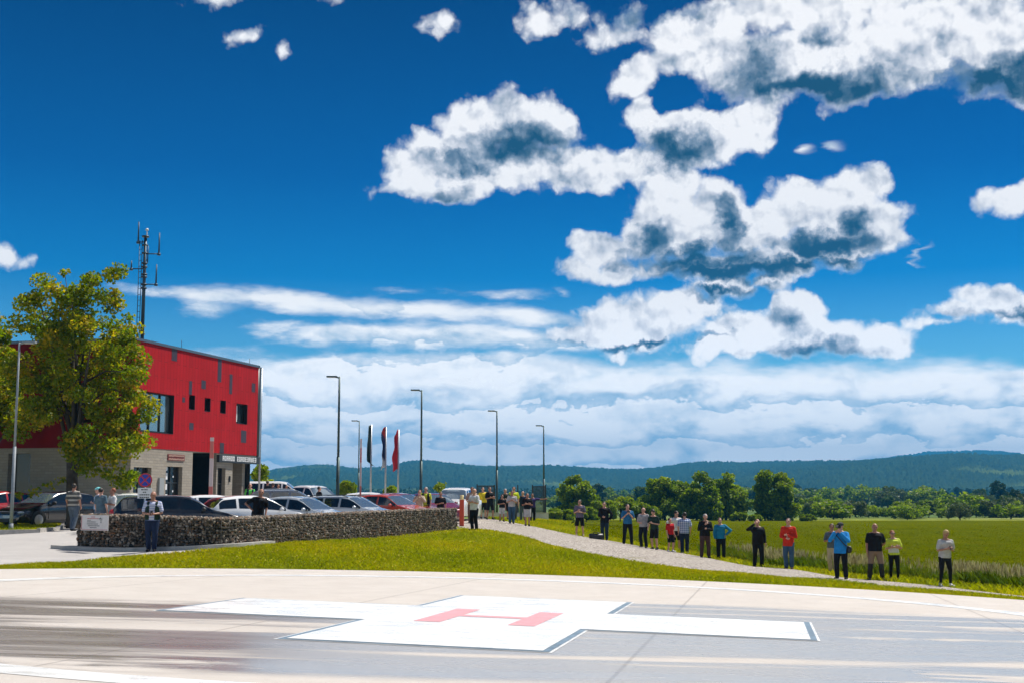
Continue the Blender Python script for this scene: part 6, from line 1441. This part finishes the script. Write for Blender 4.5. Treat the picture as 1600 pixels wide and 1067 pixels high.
NAMED = [('distant_tree', 1290, 800, 300, 14, 1.0, 'mid green tree standing in the plain right of the single upright tree'), ('conifer_tree', 1320, 805, 260, 18, 1.3, 'upright dark conifer above the yellow green bush'), ('dark_tree', 1412, 812, 230, 24, 1.3, 'dark upright bush above the person in lime yellow'),
 ('distant_bush', 1345, 806, 250, 20, 1.6, 'broad dark bush in the plain above the photographer'), ('distant_bush', 1418, 812, 215, 24, 1.5, 'large light green bush on the field edge right of centre'), ('willow_bush', 1440, 807, 260, 24, 1.2, 'grey green willow bush behind the large light bush'), ('distant_tree', 1450, 783, 520, 28, .95, 'tallest round dark tree of the plain, above the willow bush'),
 ('distant_tree', 1499, 790, 480, 16, 1.2, 'yellowish round tree in the plain above the blond person'), ('willow_bush', 1550, 795, 420, 15, 1.1, 'pale grey willow bush near the right edge'), ('dark_tree', 1588, 803, 330, 36, 1.25, 'big dark tree at the right edge of the picture'), ('distant_bush', 1565, 812, 240, 18, 1.7, 'broad light bush on the field edge near the right edge'),
 ('distant_bush', 1275, 806, 260, 20, 1.7, 'dark green spreading bush right behind the single upright tree'), ('distant_tree', 1530, 782, 560, 30, .9, 'dark full tree near the right edge, behind the pale willow'), ('conifer_tree', 1478, 778, 620, 28, 1.2, 'dark pointed conifer above the right half of the plain'), ('distant_tree', 960, 786, 480, 22, 1.1, 'light round tree in the plain above the blue T-shirt'), ('distant_tree', 990, 788, 470, 24, 1.3, 'broad mid green tree left of the clump of three trees'), ('willow_bush', 940, 790, 430, 14, 1.2, 'low willow bush in the plain right of the round dark tree')]
for k, px, py, Y, h, w, l in NAMED: place(k, px, py, Y, h, w, l, rng_.uniform(0, 6))
for i in range(34):
    px = 1245 + i * 14 + rng_.uniform(-5, 5); Yq = rng_.uniform(196, 250); k = ['distant_bush', 'distant_bush', 'willow_bush', 'dark_tree'][i % 4] if i % 7 else 'distant_tree'; h = rng_.uniform(1.6, 3.4)
    b = W(px, 812, Yq); z0 = zt(b.x, Yq); pyb = HZ + (CAMZ - z0) * FPX / Yq
    place(k, px, pyb, Yq, h * FPX / Yq, rng_.uniform(1.0, 1.5), {'distant_bush': 'low light green bush in the row right behind the field', 'willow_bush': 'low grey green bush in the row right behind the field', 'dark_tree': 'small dark tree in the row right behind the field', 'distant_tree': 'small mid green tree in the row right behind the field'}[k].replace('the row right behind the field', 'the row behind the field, ' + mark(px)), rng_.uniform(0, 6))
WH = [('distant_tree', 'mid green round tree'), ('distant_bush', 'light green bush'), ('willow_bush', 'grey green bush'), ('dark_tree', 'dark tree'), ('conifer_tree', 'dark conifer')]
for i in range(150):
    px = rng_.uniform(858, 1690); Yq = rng_.choice([rng_.uniform(230, 420), rng_.uniform(420, 800), rng_.uniform(800, 1200)])
    if px < 1240: Yq = max(Yq, 380 + rng_.random() * 250)
    if px < 950 and rng_.random() < .5: px += 400
    kd = rng_.choice([1, 1, 2, 0] if Yq < 420 else [0, 0, 3, 1, 2, 4] if Yq < 800 else [0, 3, 3, 4])
    k, word = WH[kd]; h = rng_.uniform(3.0, 5.5) if Yq < 420 else rng_.uniform(5, 10) if Yq < 800 else rng_.uniform(8, 13)
    b = W(px, 790, Yq); z0 = zt(b.x, Yq); pyb = HZ + (CAMZ - z0) * FPX / Yq
    where = 'on the near plain' if Yq < 420 else 'on the middle plain' if Yq < 800 else 'at the hill foot'
    place(k, px, pyb, Yq, h * FPX / Yq, rng_.uniform(.9, 1.4), f'{word} {where}, {mark(px)}', rng_.uniform(0, 6))
for g in set(used.values()): pass
# -- wood at the foot of the hills, beyond counting
N = 2600; rng = np.random.default_rng(77); px = rng.uniform(-100, 1750, N); Yw = rng.uniform(1150, 1800, N); Xw = (px - 800) / FPX * Yw; Zw = zt(Xw, Yw)
hgt = rng.uniform(7, 14, N); cs = np.stack([Xw, Yw, Zw + hgt * .45], -1)
V, F_, tn = leaf_mesh(cs, hgt * .62, 52000, 3.0, 5, flat=.95)
tag(link('distant_wood', np_mesh('wood', V, F_, tone=tn), M_LEAFD), 'dark wood along the foot of the hills', 'wood', kind='stuff')

# -- distant houses and a pylon
def house(px, pyb, Y, wpx, hpx, label, rz=0.2):
    b = W(px, pyb, Y); mp = Y / FPX; w, h = wpx * mp, hpx * mp; o = empty('house', (b.x, Y, b.z), rz); tag(o, label, 'house', 'houses in the far plain')
    m = MB(); m.box((0, 0, h * .25 - 2), (w, w * .7, h * .5 + 4)); m.build('wall', pbr('cream render', (0.62, 0.56, 0.48), 0.8), o)
    m = MB(); a, d, z0, z1 = w * .55, w * .42, h * .5, h
    m.add([(-a, -d, z0), (a, -d, z0), (a, d, z0), (-a, d, z0), (-a * .85, 0, z1), (a * .85, 0, z1)], [(0, 1, 5, 4), (2, 3, 4, 5), (1, 2, 5), (3, 0, 4), (0, 3, 2, 1)]); rf = m.build('roof', pbr('orange roof tiles', (0.52, 0.14, 0.07), 0.8, noise=.15), o)
    m = MB(); m.box((w * .2, d * .2, z1), (w * .06, w * .06, h * .3)); m.build('chimney', MATS['cream render'], rf)
    for q in (-.3, 0, .3): m = MB(); m.box((w * q, -w * .35 - .02, h * .26), (w * .09, .06, h * .2)); m.build('window', M_GLASS, o)
house(1320, 779, 900, 17, 11, 'orange roofed cream house between the trees of the far plain', .3)
house(1297, 783, 880, 7, 5, 'small house left below the orange roofed cream house', -.2)
house(1376, 784, 760, 7, 5, 'small orange roofed house right of the large one', .1)
house(1464, 794, 560, 7, 4, 'low orange roofed hut above the willow bush', .2)
house(904, 776, 800, 0.1 + 6, 4, 'tiny house seen at the hill foot by the fence', .2)
py_ = W(1190, 780, 1000); o = empty('pylon', (py_.x, 1000, zt(py_.x, 1000))); tag(o, 'pale lattice pylon in front of the hills right of the clump of three trees', 'pylon')
m = MB(); H = W(1190, 755, 1000).z - o.location.z
for s in ((-1, -1), (1, -1), (1, 1), (-1, 1)): m.tube([(s[0] * 1.6, s[1] * 1.6, 0), (s[0] * .4, s[1] * .4, H)], .22, 5)
k = 0
while k < 7:
    z0 = H * k / 7; z1 = H * (k + 1) / 7; a0 = 1.6 - 1.2 * k / 7; a1 = 1.6 - 1.2 * (k + 1) / 7
    for u, v in (((-1, -1), (1, -1)), ((1, 1), (-1, 1))): m.tube([(u[0] * a0, u[1] * a0, z0), (v[0] * a1, v[1] * a1, z1)], .12, 4)
    k += 1
m.build('lattice', M_WHITEP, o)
m = MB(); m.tube([(-4, 0, H * .86), (4, 0, H * .86)], .22, 5); m.tube([(-3, 0, H * .97), (3, 0, H * .97)], .2, 5); m.build('cross_arm', M_WHITEP, o)

# ------------------------------------------------------------------ grass
def blades(name, poly, n, h0, h1, wd, mat, seed, lean=.5, label=None, yw=None, curve=None, kind='stuff', off=0.0, excl=()):
    rng = np.random.default_rng(seed); poly = np.array(poly); lo = poly.min(0); hi = poly.max(0); X = np.empty(0); Y = np.empty(0)
    while len(X) < n:
        x = rng.uniform(lo[0], hi[0], n * 2); y = rng.uniform(lo[1], hi[1], n * 2); k = pip(x, y, poly)
        for e in excl: k &= ~pip(x, y, e)
        if yw: k &= rng.random(len(x)) < yw(x, y)
        X = np.append(X, x[k]); Y = np.append(Y, y[k])
    X, Y = X[:n], Y[:n]; Z = zt(X, Y) + off; h = rng.uniform(h0, h1, n) * (0.7 + .6 * (np.sin(X * 1.7 + Y * .9) * np.sin(Y * 1.3 - X * .6) * .5 + .5)); a = rng.uniform(0, 6.28, n); dx = np.cos(a) * wd * .5; dy = np.sin(a) * wd * .5
    lx = rng.normal(0, lean, n) * h; ly = rng.normal(0, lean, n) * h
    V = np.stack([np.stack([X - dx, Y - dy, Z - .02], -1), np.stack([X + dx, Y + dy, Z - .02], -1), np.stack([X + lx * .4 + dx * .7, Y + ly * .4 + dy * .7, Z + h * .6], -1), np.stack([X + lx, Y + ly, Z + h], -1)], 1).reshape(-1, 3)
    t = np.clip(rng.random(n) * .6 + .4 * (np.sin(X * .8) * np.sin(Y * .55 + X * .3) * .5 + .5), 0, 1)
    o = link(name, np_mesh(name, V, np.arange(n * 4).reshape(-1, 4), tone=np.repeat(t, 4)), mat); tag(o, label, 'grass', kind=kind); return o
M_GRASS = pbr('short grass blades', (0.12, 0.17, 0.01), 0.7, spec=0.2, fn=m_leaf((0.18, 0.22, 0.002), (0.42, 0.41, 0.004), (0.62, 0.44, 0.008), 0.5))
M_WEED = pbr('tall verge grass', (0.1, 0.15, 0.02), 0.7, spec=0.2, fn=m_leaf((0.055, 0.10, 0.006), (0.14, 0.20, 0.010), (0.30, 0.30, 0.02), 0.35))
M_SEED = pbr('pale seed heads', (0.5, 0.42, 0.34), 0.8, spec=0.1, fn=m_leaf((0.30, 0.22, 0.15), (0.52, 0.43, 0.34), (0.72, 0.62, 0.52), 0.3))
M_CROP = pbr('crop blades', (0.05, 0.1, 0.01), 0.9, spec=0.02, fn=m_leaf((0.085, 0.105, 0.0), (0.145, 0.155, 0.001), (0.23, 0.21, 0.002), 0.3))
rim = [(PADC[0] + (PADR + .03) * math.sin(R(a)), PADC[1] + (PADR + .03) * math.cos(R(a))) for a in range(-75, 80, 3)]
LAWN = rim + [(14.75, 25.5)] + [(W(px, py, Y).x, Y) for (px, py), Y in list(zip(PATHD, YD))[1:]] + [(p.x + .2, p.y) for p in reversed(WC[8:])] + [(x, y) for x, y in reversed(ROAD[1:9])] + [(-14.5, 30), (-15, 26)]
blades('lawn_grass', LAWN, 210000, .04, .11, .022, M_GRASS, 1, label='short yellow green grass between helipad, gabion wall and path', yw=lambda x, y: np.clip((60 - y) / 25, .15, 1))
blades('island_grass', ISL, 26000, .04, .10, .03, M_GRASS, 2, label='short grass of the kerbed island at the left edge', off=.13)
VERGE = [(W(px, py, Y).x, Y + .15) for (px, py), Y in zip(PATHU[2:-1], YU[2:-1])] + [(19, 31), (22, 36), (18.2, 41.5)] + [(x, y) for x, y in reversed(FIELD[:11])] 
blades('verge_grass', VERGE, 60000, .06, .20, .03, M_GRASS, 3, label='rough grass strip between gravel path and field')
VW = [(W(px, 0, Y).x, Y) for px, Y in [(1080, 58.2), (1190, 50.8), (1320, 45.8), (1400, 44.6), (1500, 41.7), (1600, 38), (1750, 36), (1800, 40), (1640, 42), (1480, 46.5), (1320, 49.5), (1190, 54), (1080, 61)]]
blades('verge_weeds', VW, 42000, .18, .48, .03, M_WEED, 4, .3, label='taller green weeds along the field side of the path')
def seedheads():
    rng = np.random.default_rng(9); poly = np.array([(W(px, 0, Y).x, Y) for px, Y in [(1110, 57), (1190, 51.5), (1260, 49), (1320, 46.2), (1400, 45.0), (1500, 42.4), (1600, 38.6), (1750, 37), (1780, 39), (1620, 41.5), (1500, 44.5), (1320, 48.3), (1190, 53), (1110, 59)]])
    lo, hi = poly.min(0), poly.max(0); x = rng.uniform(lo[0], hi[0], 90000); y = rng.uniform(lo[1], hi[1], 90000); k = pip(x, y, poly) & (rng.random(90000) < .18 + .8 * (np.sin(x * 1.9) * np.sin(x * .7 + 1) > .1)); x, y = x[k][:2600], y[k][:2600]; n = len(x); z = zt(x, y)
    h = rng.uniform(.35, .72, n); lx = rng.normal(0, .10, n); ly = rng.normal(0, .10, n); a = rng.uniform(0, 3.14, n); c, s = np.cos(a), np.sin(a)
    q = []
    q.append(np.stack([np.stack([x - .006, y, z], -1), np.stack([x + .006, y, z], -1), np.stack([x + lx + .004, y + ly, z + h], -1), np.stack([x + lx - .004, y + ly, z + h], -1)], 1))
    for f in (0, 1):
        ux, uy = (c, s) if f == 0 else (-s, c); w = .022
        q.append(np.stack([np.stack([x + lx, y + ly, z + h - .10], -1), np.stack([x + lx + ux * w, y + ly + uy * w, z + h], -1), np.stack([x + lx * 1.3, y + ly * 1.3, z + h + .12], -1), np.stack([x + lx - ux * w, y + ly - uy * w, z + h], -1)], 1))
    V = np.concatenate(q).reshape(-1, 3); t = np.repeat(np.tile(rng.random(n), 3), 4)
    tag(link('seed_heads', np_mesh('seeds', V, np.arange(len(V)).reshape(-1, 4), tone=t), M_SEED), 'pale dry grass seed heads standing along the path at the right', 'grass', kind='stuff')
seedheads()
blades('crop_blades', [(x, y) for x, y in FIELD[2:13]] + [(75, 150), (8, 150)], 120000, .03, .09, .05, M_CROP, 6, .8, label='dense young crop in the near part of the field', yw=lambda x, y: np.clip((150 - y) / 90, .0, 1) ** 1.5)
# small yellow flowers in the lawn
rng = np.random.default_rng(10); x = rng.uniform(-12, 16, 9000); y = rng.uniform(28, 60, 9000); k = pip(x, y, LAWN); x, y = x[k][:900], y[k][:900]; z = zt(x, y) + .07; n = len(x); a = rng.uniform(0, 3, n); c, s = np.cos(a) * .013, np.sin(a) * .013
V = np.stack([np.stack([x - c, y - s, z - .012], -1), np.stack([x + s, y - c, z], -1), np.stack([x + c, y + s, z + .018], -1), np.stack([x - s, y + c, z], -1)], 1).reshape(-1, 3)
tag(link('lawn_flowers', np_mesh('fl', V, np.arange(len(V)).reshape(-1, 4)), pbr('yellow petals', (0.65, 0.48, 0.03), 0.7)), 'tiny yellow flowers scattered through the lawn', 'flowers', kind='stuff')
# ------------------------------------------------------------------ air
hm = bpy.data.materials.new('haze air'); hm.use_nodes = True; ht = NT(hm.node_tree); hm.node_tree.nodes.clear()
pv = ht.n('ShaderNodeVolumePrincipled'); pv.inputs['Color'].default_value = (0.04, 0.42, 0.88, 1); pv.inputs['Density'].default_value = 0.00021; pv.inputs['Anisotropy'].default_value = 0.0
ho = ht.n('ShaderNodeOutputMaterial'); hm.node_tree.links.new(pv.outputs[0], ho.inputs['Volume'])
m = MB(); m.box((0, 3300, 120), (12000, 7400, 300)); tag(m.build('haze', hm), 'thin blue air over the plain and the hills', 'haze', kind='stuff')
SC.cycles.volume_step_rate = 4.0
SC.cycles.use_adaptive_sampling = True; SC.cycles.adaptive_threshold = 0.02; SC.cycles.adaptive_min_samples = 8
